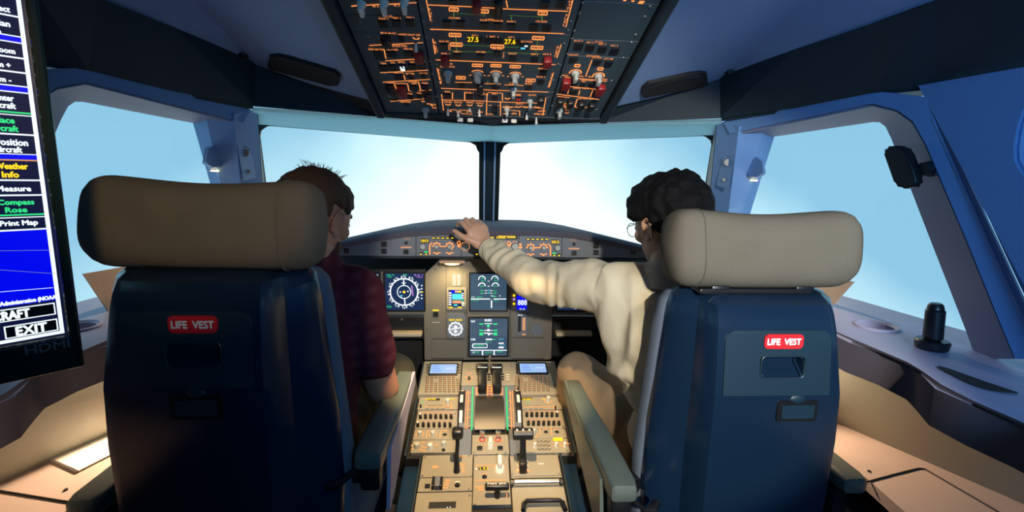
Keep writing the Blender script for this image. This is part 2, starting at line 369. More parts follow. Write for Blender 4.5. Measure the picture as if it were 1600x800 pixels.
for s in (1, -1):
    bm = bmesh.new(); sheet(bm, [[S(p, s) for p in band_lo[:3]], [S(p, s) for p in band_hi[:3]]], .012)
    struct('trim_1' if s > 0 else 'trim_2', bm, BAND)
    bm = bmesh.new(); sheet(bm, [[S(p, s) for p in band_lo[2:]], [S(p+Vector((-.004, 0, 0)), s) for p in band_hi[2:]]], .012)
    struct('trim_3' if s > 0 else 'trim_4', bm, BAND)
    bm = bmesh.new(); sheet(bm, [[S(p+Vector((-.004, 0, 0)), s) for p in band_lo[2:]], [S(p+Vector((.25, .12, .03)), s) for p in band_lo[2:]]], .01)
    struct('trim_22' if s > 0 else 'trim_23', bm, BAND)
    # thin bright edge line above the side band + joint at the corner
    bm = bmesh.new(); tube(bm, [S(p+Vector((-.006, 0, .002)), s) for p in band_hi[2:]], .0028, 6)
    struct('trim_5' if s > 0 else 'trim_6', bm, SCREW)
    bm = bmesh.new(); tube(bm, [S(band_lo[2]+Vector((-.006, -.004, 0)), s), S(band_hi[2]+Vector((-.006, -.004, 0)), s)], .004, 6)
    struct('trim_7' if s > 0 else 'trim_8', bm, SEAM)
    # ceiling lining
    rail = [Vector((.36, 1.60, 1.54)), Vector((.37, 1.33, 1.625)), Vector((.37, 1.05, 1.71)), Vector((.37, .6, 1.80)), Vector((.37, -1.0, 1.85))]
    mid = [Vector((.55, 1.585, 1.585)), Vector((.57, 1.36, 1.66)), Vector((.58, 1.1, 1.715)), Vector((.6, .6, 1.77)), Vector((.6, -1, 1.82))]
    crs = [Vector((.715, 1.557, 1.634)), Vector((.70, 1.36, 1.675)), Vector((.68, 1.1, 1.715)), Vector((.70, .6, 1.75)), Vector((.7, -1, 1.80))]
    out = [Vector((.722, 1.557, 1.634)), PZ(1250, 72, 1.645), PZ(1400, 18, 1.66), Vector((.895, .60, 1.68)), Vector((.95, -1.0, 1.76))]
    bm = bmesh.new(); sheet(bm, [[S(p, s) for p in r] for r in (rail, mid, crs, out)], .012)
    bm.faces.ensure_lookup_table(); from mathutils.bvhtree import BVHTree
    CB = globals().setdefault('CB', {}); CB[s] = BVHTree.FromBMesh(bm)
    struct('ceiling' if s > 0 else 'ceiling.001', bm, CEIL, smooth=True, angle=9)
    # header strip above the windshield
    hs_in = [Vector((0, 1.852, 1.500)), Vector((.36, 1.692, 1.500)), Vector((.715, 1.532, 1.497))]
    hs_out = [PZ(767, 222, 1.487), None, PZ(1119, 208, 1.483)]; hs_out[0].x = 0; hs_out[1] = hs_out[0].lerp(hs_out[2], .46)
    bm = bmesh.new(); sheet(bm, [[S(p, s) for p in hs_in], [S(p, s) for p in hs_out]], .01)
    hd = struct('trim_9' if s > 0 else 'trim_10', bm, STRIP)
    for px_, py_ in ((860, 216), (935, 212), (1017, 208), (939, 205)):
        c = PP(px_, py_, (0, 1.852, 1.5), (hs_out[0]-hs_in[0]).cross(Vector((1, -.447, 0))))
        bm = bmesh.new(); cyl(bm, S(c+Vector((0, 0, -.003)), s), S(c+Vector((0, 0, .002)), s), .0035, seg=8); build('screw', bm, RUBBER, hd)
    # windshield pane with gasket
    gt0, gt1 = hs_out[0].copy(), hs_out[2].copy(); gb0, gb1 = Vector((0, 2.95, .95)), PX(1080, 440, .97)
    bm = bmesh.new(); sheet(bm, [[S(gt0, s), S(gt1, s)], [S(gb0, s), S(gb1, s)]], .006)
    wn = struct('window_1' if s > 0 else 'window_2', bm, GLASS)
    bm = bmesh.new(); tube(bm, [S(gt0+Vector((.03, 0, -.004)), s), S(gt1+Vector((-.02, 0, -.003)), s), S(gt1+Vector((-.004, .008, -.03)), s), S(gb1, s)], .006, 6)
    build('gasket', bm, RUBBER, wn)
    bm = bmesh.new()        # rounded dark corners of the glazing seal
    for c0, dx in ((PY(1117, 210, PZ(1119, 208, 1.483).y-.02), -1), ):
        prism(bm, [S(c0+Vector((.01, 0, .006)), s), S(c0+Vector((-.05, .035, .004)), s), S(c0+Vector((-.022, .018, -.008)), s), S(c0+Vector((-.008, .008, -.022)), s), S(c0+Vector((.0, .0, -.06)), s), S(c0+Vector((.012, 0, -.06)), s)], (0, .008, 0))
    c0 = PY(784, 222, 2.46)
    prism(bm, [S(c0+Vector((-.02, 0, .01)), s), S(c0+Vector((-.02, .04, -.07)), s), S(c0+Vector((.004, .02, -.04)), s), S(c0+Vector((.012, .01, -.018)), s), S(c0+Vector((.035, 0, -.004)), s), S(c0+Vector((.06, -.03, .006)), s)], (0, .008, 0))
    build('corner_seal', bm, RUBBER, wn)
    # A pillar
    R0 = [PX(1125, 190, .735), PX(1112, 320, .775), PX(1097, 440, .81)]
    W0 = [gt1+Vector((0, 0, .004)), PX(1103, 320, .89), PX(1085, 440, .96)]
    R1 = [PX(1157, 195, .747), PX(1139, 322, .785), PX(1120, 440, .82)]
    R2 = [PX(1190, 200, .80), PX(1158, 325, .845), PX(1130, 440, .88)]
    G0 = [PX(1205, 212, .865), PX(1170, 325, .90), PX(1135, 440, .93)]
    bm = bmesh.new(); sheet(bm, [[S(p, s) for p in r] for r in (W0, R0)], .01); struct('trim_11' if s > 0 else 'trim_12', bm, RUBBER)
    bm = bmesh.new(); sheet(bm, [[S(p, s) for p in r] for r in (R0, R1, R2, G0)], .01); struct('wall_front_'+names[s], bm, LINING, smooth=True, angle=30)
    # side lining: lip and reveal
    lipo = [ll(1133, 190), ll(1190, 179), ll(1365, 143), ll(1405, 146), ll(1452, 152), ll(1480, 205), ll(1550, 355), ll(1610, 485), ll(1640, 560)]
    lipi = [ll(1143, 209), ll(1200, 197), ll(1365, 162), ll(1405, 172), ll(1430, 190), ll(1450, 225), ll(1512, 370), ll(1565, 500), ll(1590, 560)]
    gls = [gg(1190, 214), gg(1207, 211), gg(1365, 187), gg(1378, 188), gg(1388, 196), gg(1397, 215), gg(1455, 365), gg(1512, 510), gg(1530, 560)]
    bm = bmesh.new(); sheet(bm, [[S(p, s) for p in r] for r in (lipo, lipi)], .008); struct('trim_13' if s > 0 else 'trim_14', bm, LINING, smooth=True, angle=30)
    bm = bmesh.new(); sheet(bm, [[S(p, s) for p in r] for r in (lipi, gls)], .006); struct('trim_15' if s > 0 else 'trim_16', bm, REVEAL, smooth=True, angle=30)
    bm = bmesh.new(); sheet(bm, [[S(gg(1190, 205), s), S(gg(1400, 175), s)], [S(gg(1125, 450), s), S(gg(1530, 520), s)]], .005)
    sw = struct('window_3' if s > 0 else 'window_4', bm, GLASS)
    # ribs on the aft pillar (two raised lines)
    bm = bmesh.new(); off = Vector((-.004, 0, 0))
    tube(bm, [S(p+off, s) for p in (ll(1462, 185), ll(1500, 270), ll(1560, 400), ll(1610, 505))], .006, 8)
    tube(bm, [S(p+off, s) for p in (ll(1475, 160), ll(1520, 270), ll(1580, 400), ll(1625, 495))], .004, 8)
    struct('trim_17' if s > 0 else 'trim_18', bm, LINING, smooth=True)
    # aft side wall with round-cornered third window
    wl = lambda y, z: Vector((.90+(1.0-y)*.16+ (1.3-z)*.0, y, z))
    hole = []; outr = []
    for i in range(32):
        a = 2*PI*i/32; c, d = math.cos(a), math.sin(a)
        k = (abs(c)**3.2+abs(d)**3.2)**(-1/3.2)
        hole.append(wl(.60+.240*c*k, 1.392+.108*d*k))
        k2 = 1/max(abs(c), abs(d)); outr.append(wl(.45+.58*c*k2, 1.215+.295*d*k2))
    for i, p in enumerate(outr):           # follow the slanted pillar on the forward side
        if p.y > .7: p.y = min(p.y, 1.0 - (1.47-p.z)*.62); outr[i] = wl(p.y, p.z)
    bm = bmesh.new(); hole2 = [p+Vector((.02, 0, 0)) for p in hole]
    sheet(bm, [[S(p, s) for p in outr+outr[:1]], [S(p, s) for p in hole+hole[:1]]], .008); 
    sheet(bm, [[S(p, s) for p in hole+hole[:1]], [S(p, s) for p in hole2+hole2[:1]]], .004)
    struct('wall_side_'+names[s], bm, LINING, smooth=True, angle=30)
    bm = bmesh.new(); prism(bm, [S(p+Vector((.015, 0, 0)), s) for p in hole], (.004*s, 0, 0)); struct('window_5' if s > 0 else 'window_6', bm, GLASS)
    # ledge under the side glass
    lq = [tuple(PZ(x, y, .97)[:2]) for x, y in ((1328, 530), (1380, 547), (1425, 566), (1440, 579), (1462, 600), (1520, 626), (1600, 657), (1650, 680))]
    led = [(.80, 1.78), (.778, 1.40)]+lq+[(.62, .44), (1.12, .45), (1.10, .9), (1.06, 1.3), (1.0, 1.78)]
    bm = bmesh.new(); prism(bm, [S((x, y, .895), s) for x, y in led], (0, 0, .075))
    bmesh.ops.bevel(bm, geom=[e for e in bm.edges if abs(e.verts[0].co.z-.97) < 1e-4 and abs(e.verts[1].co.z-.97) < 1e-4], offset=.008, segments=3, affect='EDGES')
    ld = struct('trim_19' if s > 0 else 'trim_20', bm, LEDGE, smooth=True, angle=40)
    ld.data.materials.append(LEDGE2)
    for p in ld.data.polygons: p.material_index = 0 if p.normal.z > .5 else 1  # all but the upward faces take the painted shade
    c = PZ(1370, 510, .972); bmc = bmesh.new(); cyl(bmc, S((c.x, c.y, .90), s), S((c.x, c.y, 1.0), s), .0385, seg=48); cut = build('cut', bmc, SEAM)
    md = ld.modifiers.new('b', 'BOOLEAN'); md.object = cut; md.operation = 'DIFFERENCE'; md.solver = 'EXACT'; bpy.context.view_layer.update()
    nm_ = bpy.data.meshes.new_from_object(ld.evaluated_get(bpy.context.evaluated_depsgraph_get())); ld.modifiers.clear(); ld.data = nm_; bpy.data.objects.remove(cut)
    bm = bmesh.new()        # curved dark slot
    arc = [(PZ(1466+t*125, 575+40*t**1.4+14*math.sin(t*PI), .9725)) for t in [i/10 for i in range(11)]]
    arc2 = [(PZ(1466+t*125, 571+42*t**1.4+5*math.sin(t*PI), .9725)) for t in [i/10 for i in range(11)]]
    t_ = bmesh.new(); loft(t_, [[S(p, s) for p in arc], [S(p, s) for p in arc2]]); merge(bm, t_)
    build('slot', bm, SEAM, ld)
    # cup holder
    c = PZ(1370, 510, .972); c = S(c, s); rr_ = .038
    th = empty('cup_holder', 'round recessed cup holder in the '+names[s]+' window ledge', 'cup holder', loc=(c.x, c.y, .97))
    bm = bmesh.new(); prof = [(.045, .0), (.045, .004), (.041, .006), (.037, .003), (.034, .001)]
    loft(bm, [[(r*math.cos(2*PI*i/40), r*math.sin(2*PI*i/40), z) for i in range(40)] for r, z in prof], True)
    build('rim', bm, LEDGE, th, smooth=True)
    bm = bmesh.new(); prof = [(.0375, .002), (.037, -.010), (.034, -.055), (.030, -.060), (.001, -.060)]
    loft(bm, [[(r*math.cos(2*PI*i/40), r*math.sin(2*PI*i/40), z) for i in range(40)] for r, z in prof], True)
    build('well', bm, LEDGE, th, smooth=True)
    # side duct (rounded wall below the ledge)
    def off2(p, d): n = Vector((.919, .394, 0)); return Vector((p[0], p[1], 0))+n*d
    base = [(.80, 1.84), (1.05, 1.257), (1.19, .93), (1.33, .60), (1.60, 0), (1.70, -1)]
    prf = [(-.07, .93), (-.085, .90), (-.09, .86), (-.085, .80), (-.07, .74), (-.045, .68), (-.01, .62), (.01, .59)]
    bm = bmesh.new(); sheet(bm, [[S(off2(b_, d)+Vector((0, 0, z)), s) for b_ in base] for d, z in prf], .01)
    struct('wall_duct_'+names[s], bm, OLIVE, smooth=True, angle=60)
    # side console
    con = [(.86, 1.9), (.885, 1.3), (.90, 1.02), (.885, .85), (.85, .4), (1.45, .4), (1.20, .93), (1.06, 1.257), (.83, 1.85)]
    con = con[:-1]+[(.90, 1.63), (.9, 1.9)]
    con = [(.80, 1.80), (.885, 1.3), (.90, 1.02), (.885, .85), (.85, .4), (1.42, .4), (1.19, .94), (1.05, 1.257)]
    th = empty('side_console', ('long tan side console beside the right seat' if s > 0 else 'long pale side console under the papers by the left seat'), 'console', loc=(S((.9, 1, 0), s)))
    lc = lambda x, y, z: (x*s-.9*s, y-1, z)
    bm = bmesh.new(); prism(bm, [lc(x, y, .57) for x, y in con], (0, 0, .03)); build('top', bm, CONS, th)
    bm = bmesh.new(); prism(bm, [lc(x+.03 if i < 5 else x-.0, y, .0) for i, (x, y) in enumerate(con)], (0, 0, .57)); build('cabinet', bm, BLACKM, th)
    bm = bmesh.new()
    if s > 0: tr_ = [(1355, 753), (1395, 742), (1436, 732), (1445, 733), (1500, 765), (1560, 800), (1640, 850)]
    else: tr_ = [(-30, 762), (0, 767), (55, 776), (112, 785)]
    pts = [PZ(x, y, .6015)-Vector((.9*s, 1, 0)) for x, y in tr_]; tube(bm, pts, .0022, 6); build('lid_gap', bm, SEAM, th)
    bm = bmesh.new(); c = PZ(1358, 737, .6)-Vector((.9, 1, 0)) if s > 0 else PZ(103, 766, .6)-Vector((-.9, 1, 0))
    cyl(bm, c, c+Vector((0, 0, .003)), .004, seg=10); build('latch', bm, SEAM, th)
    # pillar lamp with ribbed cover
    def lp(x, y, d=0): return PX(x, y, .845-d)
    th = empty('pillar_lamp', 'ribbed lamp housing on the pillar between windshield and '+names[s]+' side window', 'lamp', loc=S(lp(1180, 265), s), group=None)
    o0 = lp(1180, 265)
    outl = [(1163, 272), (1170, 246), (1182, 241), (1193, 250), (1196, 272), (1183, 280), (1168, 279)]
    q = [S(lp(x, y, -.01)-o0, s) for x, y in outl]; q2 = [S(lp(1180+(x-1180)*.8, 262+(y-262)*.8, .035)-o0, s) for x, y in outl]
    bm = bmesh.new(); loft(bm, [q, q2], True, True); build('housing', bm, LINING, th)
    for k in range(4):
        bm = bmesh.new(); xx = 1181+k*3.8
        a, b3 = S(lp(xx, 247+k, .028)-o0, s), S(lp(xx+3, 273-k, .03)-o0, s); tube(bm, [a, b3], .0022, 6); build('rib', bm, LINING, th)
    bm = bmesh.new(); c = S(lp(1178, 281, .006)-o0, s); cyl(bm, c, c+Vector((0, 0, -.004)), .011, seg=14); build('lens', bm, WTUBE, th)
    cl = Vector((.80*s, 1.36, .885)) if s > 0 else Vector((.83*s, 1.46, .885))
    th2 = empty('console_lamp', 'small strip lamp under the '+names[s]+' window ledge shining on the side console', 'lamp', loc=cl)
    bm = bmesh.new(); box(bm, (0, 0, .004), (.03, .09, .010), .003); build('housing', bm, BLACK, th2)
    bm = bmesh.new(); box(bm, (0, 0, -.003), (.018, .07, .004), .001); build('diffuser', bm, WTUBE, th2)
    lamp('console_light_'+names[s], 'SPOT', cl+Vector((0, 0, -.012)), 15.0 if s > 0 else 48.0, (1, .68, .46), ((.99 if s > 0 else 1.04)*s, 1.02 if s > 0 else 1.22, .6), .015, 75 if s > 0 else 120, .8)
    pc = S(lp(1178, 286, .02), s)
    lamp('pillar_light_'+names[s], 'SPOT', pc, L_CON*.55, WARM, S((.92, 1.42, .97), s), .012, 130, .7)
    # pillar outlet plate
    P0 = [PX(x, y, .752) for x, y in ((1128, 239), (1148, 243), (1138, 296), (1120, 290))]
    th = empty('outlet_plate', 'small plate with a round outlet and a switch on the '+names[s]+' front pillar', 'wall plate', loc=S(P0[0], s))
    nrm = Vector((-.35, -.93, 0)); org = P0[0]
    bm = bmesh.new(); prism(bm, [S(p-org, s) for p in P0], S(nrm*.006, s)); build('plate', bm, LINING, th)
    for nm, cx, cy, r_ in (('outlet', 1136, 254, .0115), ('knob', 1131, 281, .006)):
        c = PX(cx, cy, .752)-org; bm = bmesh.new(); cyl(bm, S(c+nrm*.004, s), S(c+nrm*.014, s), r_, r_*.9, seg=16); build(nm, bm, BLACK, th)
    bm = bmesh.new(); c = PX(1136, 251, .752)-org; u_ = Vector((.93, -.35, 0))
    tube(bm, [S(c+nrm*.013+u_*(.012*math.cos(a))+Vector((0, 0, .012*math.sin(a))), s) for a in [i*PI/8 for i in range(0, 9)]], .0016, 6); build('ring', bm, STEEL, th)
    # tan sheet by the forward end of the side window
    if s > 0: poly = [PX(1336, 440, .93), PX(1304, 476, .93), PX(1240, 470, .93), PX(1240, 430, .93)]
    else: poly = [PX(128, 428, -.93), PX(168, 487, -.93), PX(215, 500, -.93), PX(215, 413, -.93)]
    bm = bmesh.new(); prism(bm, poly, (-.004*s, 0, 0))
    tag(build('tan_sheet', bm, TAN), 'tan sheet standing at the window sill behind the '+names[s]+' headrest', 'sheet')
# centre post
bm = bmesh.new()
top = Vector((0, 2.45, 1.53)); bot = Vector((0, 2.78, .95))
def post(bm, hw0, hw1, dy0, dy1, x=0):
    prism(bm, [(x-hw0, top.y+dy0, top.z), (x+hw0, top.y+dy0, top.z), (x+hw0, top.y+dy1, top.z), (x-hw0, top.y+dy1, top.z)], bot-top)
t_ = bmesh.new(); post(t_, .0535, .0535, -.02, .05); merge(bm, t_)
pst = struct('trim_21', bm, RUBBER)
for x_ in (-.026, .026):
    bm = bmesh.new(); post(bm, .004, .004, -.03, -.018, x_); build('edge_strip', bm, mat('strip_blue', (.28, .42, .68), .4) if x_ < 0 else MATS['strip_blue'], pst)
bm = bmesh.new(); post(bm, .017, .017, -.026, -.018); build('post_cover', bm, BAND, pst)
# bright bolt at the top of the post
bm = bmesh.new(); c = PY(770, 205, 2.36); box(bm, c, (.012, .03, .04), .003); build('bracket', bm, STEEL, pst)
# structure behind and below
bm = bmesh.new(); box(bm, (0, .7, -.02), (3.6, 4.2, .04)); struct('floor', bm, FLOORM)
bm = bmesh.new(); box(bm, (0, -1.03, .95), (3.6, .04, 1.9)); struct('wall_back', bm, WALLM)
for s in (1, -1):
    bm = bmesh.new(); box(bm, (1.62*s, -.35, .95), (.04, 1.35, 1.9)); struct('wall_aft_'+names[s], bm, WALLM)
    bm = bmesh.new(); box(bm, (1.3*s, -.3, 1.3), (.6, 1.4, .8)) if False else quad(bm, (1.0*s, .02, .97), (1.62*s, .02, .97), (1.62*s, .02, 1.9), (1.0*s, .02, 1.9))
    struct('wall_return_'+names[s], bm, WALLM)
bm = bmesh.new(); box(bm, (0, -.25, 1.87), (3.3, 1.55, .02)); struct('ceiling.002', bm, WALLM)
bm = bmesh.new(); box(bm, (0, 3.02, .45), (2.4, .03, .90)); struct('wall_front', bm, BLACKM)
for s in (1, -1):
    bm = bmesh.new(); box(bm, (.95*s, 2.3, .44), (.03, 1.1, .86)); struct('wall_foot_'+names[s], bm, BLACKM)

# grab handles in the ceiling
for s, pts_, dsc in ((-1, [(420, 88), (532, 128)], 'left'), (1, [(1005, 133), (1105, 116)], 'right')):
    if s < 0: c4 = [(422, 84), (436, 83), (524, 108), (532, 116), (530, 129), (516, 130), (424, 104), (419, 98)]
    else: c4 = [(1003, 134), (1012, 126), (1092, 110), (1103, 111), (1105, 128), (1096, 132), (1006, 149), (1003, 146)]
    pl_o = Vector((.55*s, 1.47, 1.625)); e1 = Vector((.15*s, -.03, .045)); e2 = Vector((.02*s, -.225, .075)); n_ = e1.cross(e2).normalized()
    if n_.z > 0: n_ = -n_
    pts = []
    for x, y in c4:
        h_ = CB[s].ray_cast(CAM, ray(x, y).normalized())[0] or CB[s].ray_cast(CAM, ray(x, y-8).normalized())[0] or PP(x, y, pl_o, n_)
        pts.append(h_)
    n_ = (pts[4]-pts[0]).cross(pts[6]-pts[0]).normalized()
    if n_.z > 0: n_ = -n_
    pts = [p+n_*.010 for p in pts]; org = pts[0].copy()
    th = empty('grab_handle', 'long black recessed grab handle in the '+dsc+' ceiling lining', 'handle', loc=org)
    bm = bmesh.new(); prism(bm, [p-org for p in pts], -n_*.02); build('recess', bm, BLACKM, th)
    bm = bmesh.new(); cc = sum(pts, Vector())/len(pts)
    t2 = [(p-cc)*.80+cc-n_*.002-org for p in pts]; tube(bm, t2[:1]+[t2[2]]+[t2[4]], .003, 6) if False else tube(bm, [t2[0], (t2[1]+t2[2])/2, t2[3]], .004, 6); build('bar', bm, BLACKM, th)
# small black hooks at the ceiling corner and ceiling studs
for s, c_ in ((-1, PX(377, 84, -.715)), (1, PX(1143, 113, .715))):
    bm = bmesh.new(); box(bm, (0, 0, 0), (.035, .03, .022), .008)
    o = build('coat_hook', bm, BLACK); o.location = c_; tag(o, 'small black hook block above the '+('left' if s < 0 else 'right')+' windshield corner', 'hook')
for k, (x, y, z, ds) in enumerate(((563, 124, 1.585, 'left'), (975, 139, 1.585, 'right'), (1042, 17, 1.70, 'upper right'))):
    bm = bmesh.new(); cyl(bm, (0, 0, -.003), (0, 0, .008), .0055, seg=10, bev=.002); o = build('ceiling_stud', bm, BLACK); o.location = PZ(x, y, z)
    tag(o, 'tiny black stud in the ceiling lining, '+ds+' of the overhead panel', 'stud')
# black handle on the right aft pillar
th = empty('window_latch', 'black rounded latch handle on the pillar behind the right side window', 'handle', loc=ll(1425, 260))
org = ll(1425, 260); n_ = Vector((-.954, -.30, 0)).normalized()
pts = [ll(x, y)-org+n_*.012 for x, y in ((1396, 238), (1400, 231), (1412, 228), (1428, 229), (1436, 236), (1452, 280), (1450, 290), (1440, 295), (1424, 295), (1414, 288))]
bm = bmesh.new(); prism(bm, pts, n_*.028)
bmesh.ops.bevel(bm, geom=[e for e in bm.edges], offset=.006, segments=3, affect='EDGES')
build('grip', bm, BLACK, th, smooth=True, angle=50)
bm = bmesh.new(); c = ll(1452, 264)-org; cyl(bm, c-n_*.004, c+n_*.022, .017, .013, seg=16); build('pivot', bm, BLACK, th, smooth=True)
# stubby black handle standing on the right ledge
c = PZ(1455, 545, .97)
th = empty('ledge_handle', 'stubby black upright handle standing on the right window ledge', 'handle', loc=c)
bm = bmesh.new(); cyl(bm, (0, 0, 0), (0, 0, .02), .028, .03, bev=.003); build('base', bm, BLACK, th, smooth=True)
bm = bmesh.new(); cyl(bm, (0, 0, .02), (-.004, .0, .085), .017, .0165, bev=.004); build('grip', bm, BLACK, th, smooth=True)
bm = bmesh.new(); cyl(bm, (-.004, 0, .082), (-.005, 0, .096), .0145, .0125, bev=.003); build('cap', bm, BLACK, th, smooth=True)
# papers and box on the left console
g4 = [(72, 714), (118, 736), (206, 691), (178, 668)]
for k in range(3):
    dx = (0, 3, 5)[k]; z = .6005+.0022*k
    pts = [PZ(x+dx*(i in (1, 2)), y+(2-k)*1.2, z) for i, (x, y) in enumerate(g4)]
    bm = bmesh.new(); prism(bm, pts, (0, 0, .0018))
    tag(build('paper_booklet', bm, PAPER), ('lowest', 'middle', 'topmost')[k]+' of the three white booklets on the left console', 'booklet', 'white booklets on the left console')
bm = bmesh.new(); a = PZ(162, 668, .6); box(bm, (0, 0, .04), (.10, .07, .08), .006); 
o = build('white_box', bm, BOXW); o.location = PZ(190, 668, .6)+Vector((-.01, .045, .0)); tag(o, 'small white box standing on the left console beyond the booklets', 'box')

# ================================================================== OVERHEAD PANEL
OH = Plane((0, 1.555, 1.500), (0, -.485, .160))
oh = empty('overhead_panel', 'sloping overhead switch panel with amber legends above the windshield', 'control panel', mtx=OH.M)
bm = bmesh.new(); box(bm, (0, .55, .03), (.70, 1.16, .05), .004)
bm2 = bmesh.new(); box(bm2, (0, .56, -.035), (.71, 1.2, .05), .004); build('housing', bm2, BAND, oh)
bm.free()
modules = []
def module(x0, x1, y0, y1, nm='panel_module', px=True):
    bm = bmesh.new(); box(bm, ((x0+x1)/2, (y0+y1)/2, -.004), (x1-x0, y1-y0, .008), .0015); build(nm, bm, OHP, oh)
# columns in u: left -.33..-.172, centre -.168...168, right .172...33 ; v breaks from the photograph
vL = [OH.uv(620, y)[1] for y in (176, 52, 25, -60)]; vC = [OH.uv(770, y)[1] for y in (183, 141, 98, 50, -60)]; vR = [OH.uv(920, y)[1] for y in (181, 88, 62, 2, -60)]
for vv, a, b_ in ((vL, -.331, -.171), (vC, -.1675, .1675), (vR, .171, .331)):
    vv = [(-.012 if i == 0 else q) for i, q in enumerate(vv)] + [1.1]
    for q0, q1 in zip(vv, vv[1:]): module(a, b_, q0+.0008, q1-.0008)
for sx in (-1, 1):
    bm = bmesh.new(); box(bm, (.348*sx, .545, .002), (.026, 1.14, .03), .006); build('side_rail', bm, BAND, oh)
bm = bmesh.new(); box(bm, (0, -.026, -.004), (.70, .024, .02), .004); build('front_rail', bm, BAND, oh)
op = Pan(OH, oh)
def obtn(x, y, w_=13, h_=8, m=BLACK, nm='push_button', hgt=.004, lab=None):
    u, v, a, b_ = OH.rect(x, y, w_, h_); bm = bmesh.new(); box(bm, (u, v, hgt/2), (a, b_, hgt), .001, seg=1); build(nm, bm, m, oh)
    if lab: op.text(lab, x, y-h_/2-3.2, min(len(lab)*2.3, w_+3), 2.6, ORG)
def oguard(x, y, w_, h_, m, lab=None):
    u, v, a, b_ = OH.rect(x, y, w_, h_); bm = bmesh.new()
    box(bm, (u, v, .009), (a, b_, .018), .004); g = build('switch_guard', bm, m, oh, smooth=True)
    if lab: op.text(lab, x, y-h_/2-3.0, w_, 2.4, ORG)
def oknob(x, y, r=6.5, bar=18, m=KNOB, ang=0, ring=True):
    u, v = OH.uv(x, y); k = op.mpp(x, y); bm = bmesh.new()
    cyl(bm, (u, v, 0), (u, v, .010), r*k, r*k*.9, bev=.0015); kb = build('rotary_knob', bm, m, oh, smooth=True)
    bm = bmesh.new(); ca, sa = math.cos(ang), math.sin(ang); L = bar*k
    rot = Matrix.Rotation(ang, 3, 'Z'); box(bm, (u, v, .018), (r*k*.95, L*.62, .018), .003, rot=rot); bb = build('knob_bar', bm, m, kb, smooth=True)
    if ring: op.arc(x, y, r+2.2, 20, 160, ORG, 1.8)
def otog(x, y, m=WKNOB, h=.022):
    u, v = OH.uv(x, y); bm = bmesh.new(); cyl(bm, (u, v, 0), (u, v, .004), .004); t0 = build('toggle_switch', bm, STEEL, oh)
    bm = bmesh.new(); cyl(bm, (u, v, .003), (u, v-.004, h), .0022, .0045); build('toggle_tip', bm, m, t0, smooth=True)
# left column
for x, y in ((565, 4), (600, 2), (632, 0)): oknob(x, y, 7.5, 34, WKNOB, ring=False)
op.line(549, 9, 560, 8, ORG, 2.6); op.line(571, 7.5, 595, 6, ORG, 2.2); op.line(606, 6, 627, 5, ORG, 2.2); op.line(637, 4, 651, 3.5, ORG, 2)
for x, y, t in ((587, 8, 'IR 3'), (620, 6.5, 'IR 2')): op.text(t, x, y+1, 9, 3, ORG)
op.text('FLT CTL', 607, 25, 14, 3.2, ORG)
for x, y, t in ((599, 36.5, 'ELAC 1'), (620, 35.5, 'SEC 1'), (641, 34.5, 'FAC 1')): obtn(x, y, 14, 10, lab=t)
op.text('EVAC', 607, 51, 24, 2.6, ORG); op.text('HORN SHUT OFF', 640, 53.5, 34, 2.8, ORG)
oguard(604, 61, 15, 13, BLACK); obtn(627, 60, 8, 8, m=SEAM, nm='round_button'); otog(650, 66); op.arc(650, 58, 4.5, 180, 360, ORG, 2)
op.line(577, 70.5, 602, 69, ORG); op.line(610, 69, 661, 66, ORG); op.text('EMER ELEC PWR', 622, 71, 28, 3, ORG)
op.text('EMER GEN TEST', 588, 76.5, 24, 2.6, ORG); op.line(600, 76, 603, 91, ORG, 1.8)
obtn(592, 85, 14, 14); obtn(613, 84, 14, 8, lab='GEN 1 LINE'); obtn(638, 83, 13, 8, lab='MAN ON'); oguard(655, 85, 14, 13, REDG)
op.line(602, 94.5, 649, 92, ORG); op.text('GPWS', 627, 96.5, 11, 3, ORG)
for x, y, t in ((599, 106, 'TERR'), (614, 105, 'SYS'), (629, 105, None), (644, 104, 'G/S'), (659, 103, 'FLAP')): obtn(x, y, 12, 9, lab=t)
for x, y, w_, h_ in ((626, 103, 2.5, 2.5), (631, 102.5, 2.5, 2.5), (629.5, 106.5, 7, 4)): op.rect(x, y, w_, h_, SWHT, .0045)
op.line(594, 113, 669, 109, ORG); op.text('RCDR', 641, 114.5, 13, 3, ORG)
obtn(623, 120, 13, 8, lab='GND CTL'); obtn(642, 119, 8, 7, SEAM, 'round_button'); obtn(662, 118, 8, 7, SEAM, 'round_button'); op.line(631, 117, 633, 124, ORG, 1.8)
op.text('CVR TEST', 662, 114, 13, 2.2, ORG)
op.line(598, 128, 672, 123.5, ORG); op.text('OXYGEN', 645, 126.5, 14, 3, ORG)
oguard(611, 138, 13, 13, BLACK, 'MASK'); oguard(628, 139, 13, 12, REDG); obtn(647, 137, 12, 8, lab='CREW'); obtn(664, 136, 11, 7, lab='PASS')
for a in ((616, 131, 622, 143), (617, 130, 637, 130), (637, 131, 639, 142), (654, 127, 657, 140), (641, 142, 674, 140)): op.line(*a, ORG, 1.8)
op.text('CALLS', 612, 149, 9, 2.4, ORG)
for x, y in ((616, 153), (641, 151), (655, 150)): obtn(x, y, 8, 6, SEAM, 'round_button'); op.text('FWD', x, y-5, 7, 2.2, ORG)
oguard(668, 147, 11, 11, BLACK)
op.line(610, 158, 665, 153.5, ORG); op.text('RAIN RPLNT', 634, 158.5, 16, 2.6, ORG); obtn(635, 162, 8, 4, SEAM, 'round_button')
oknob(665, 170, 5.5, 20, ring=False); op.arc(670, 164, 5, -30, 120, ORG, 2); op.text('SLOW', 678, 163, 7, 2.4, ORG); op.text('FAST', 679, 168, 7, 2.4, ORG); op.text('WIPER', 663, 158, 9, 3, ORG)
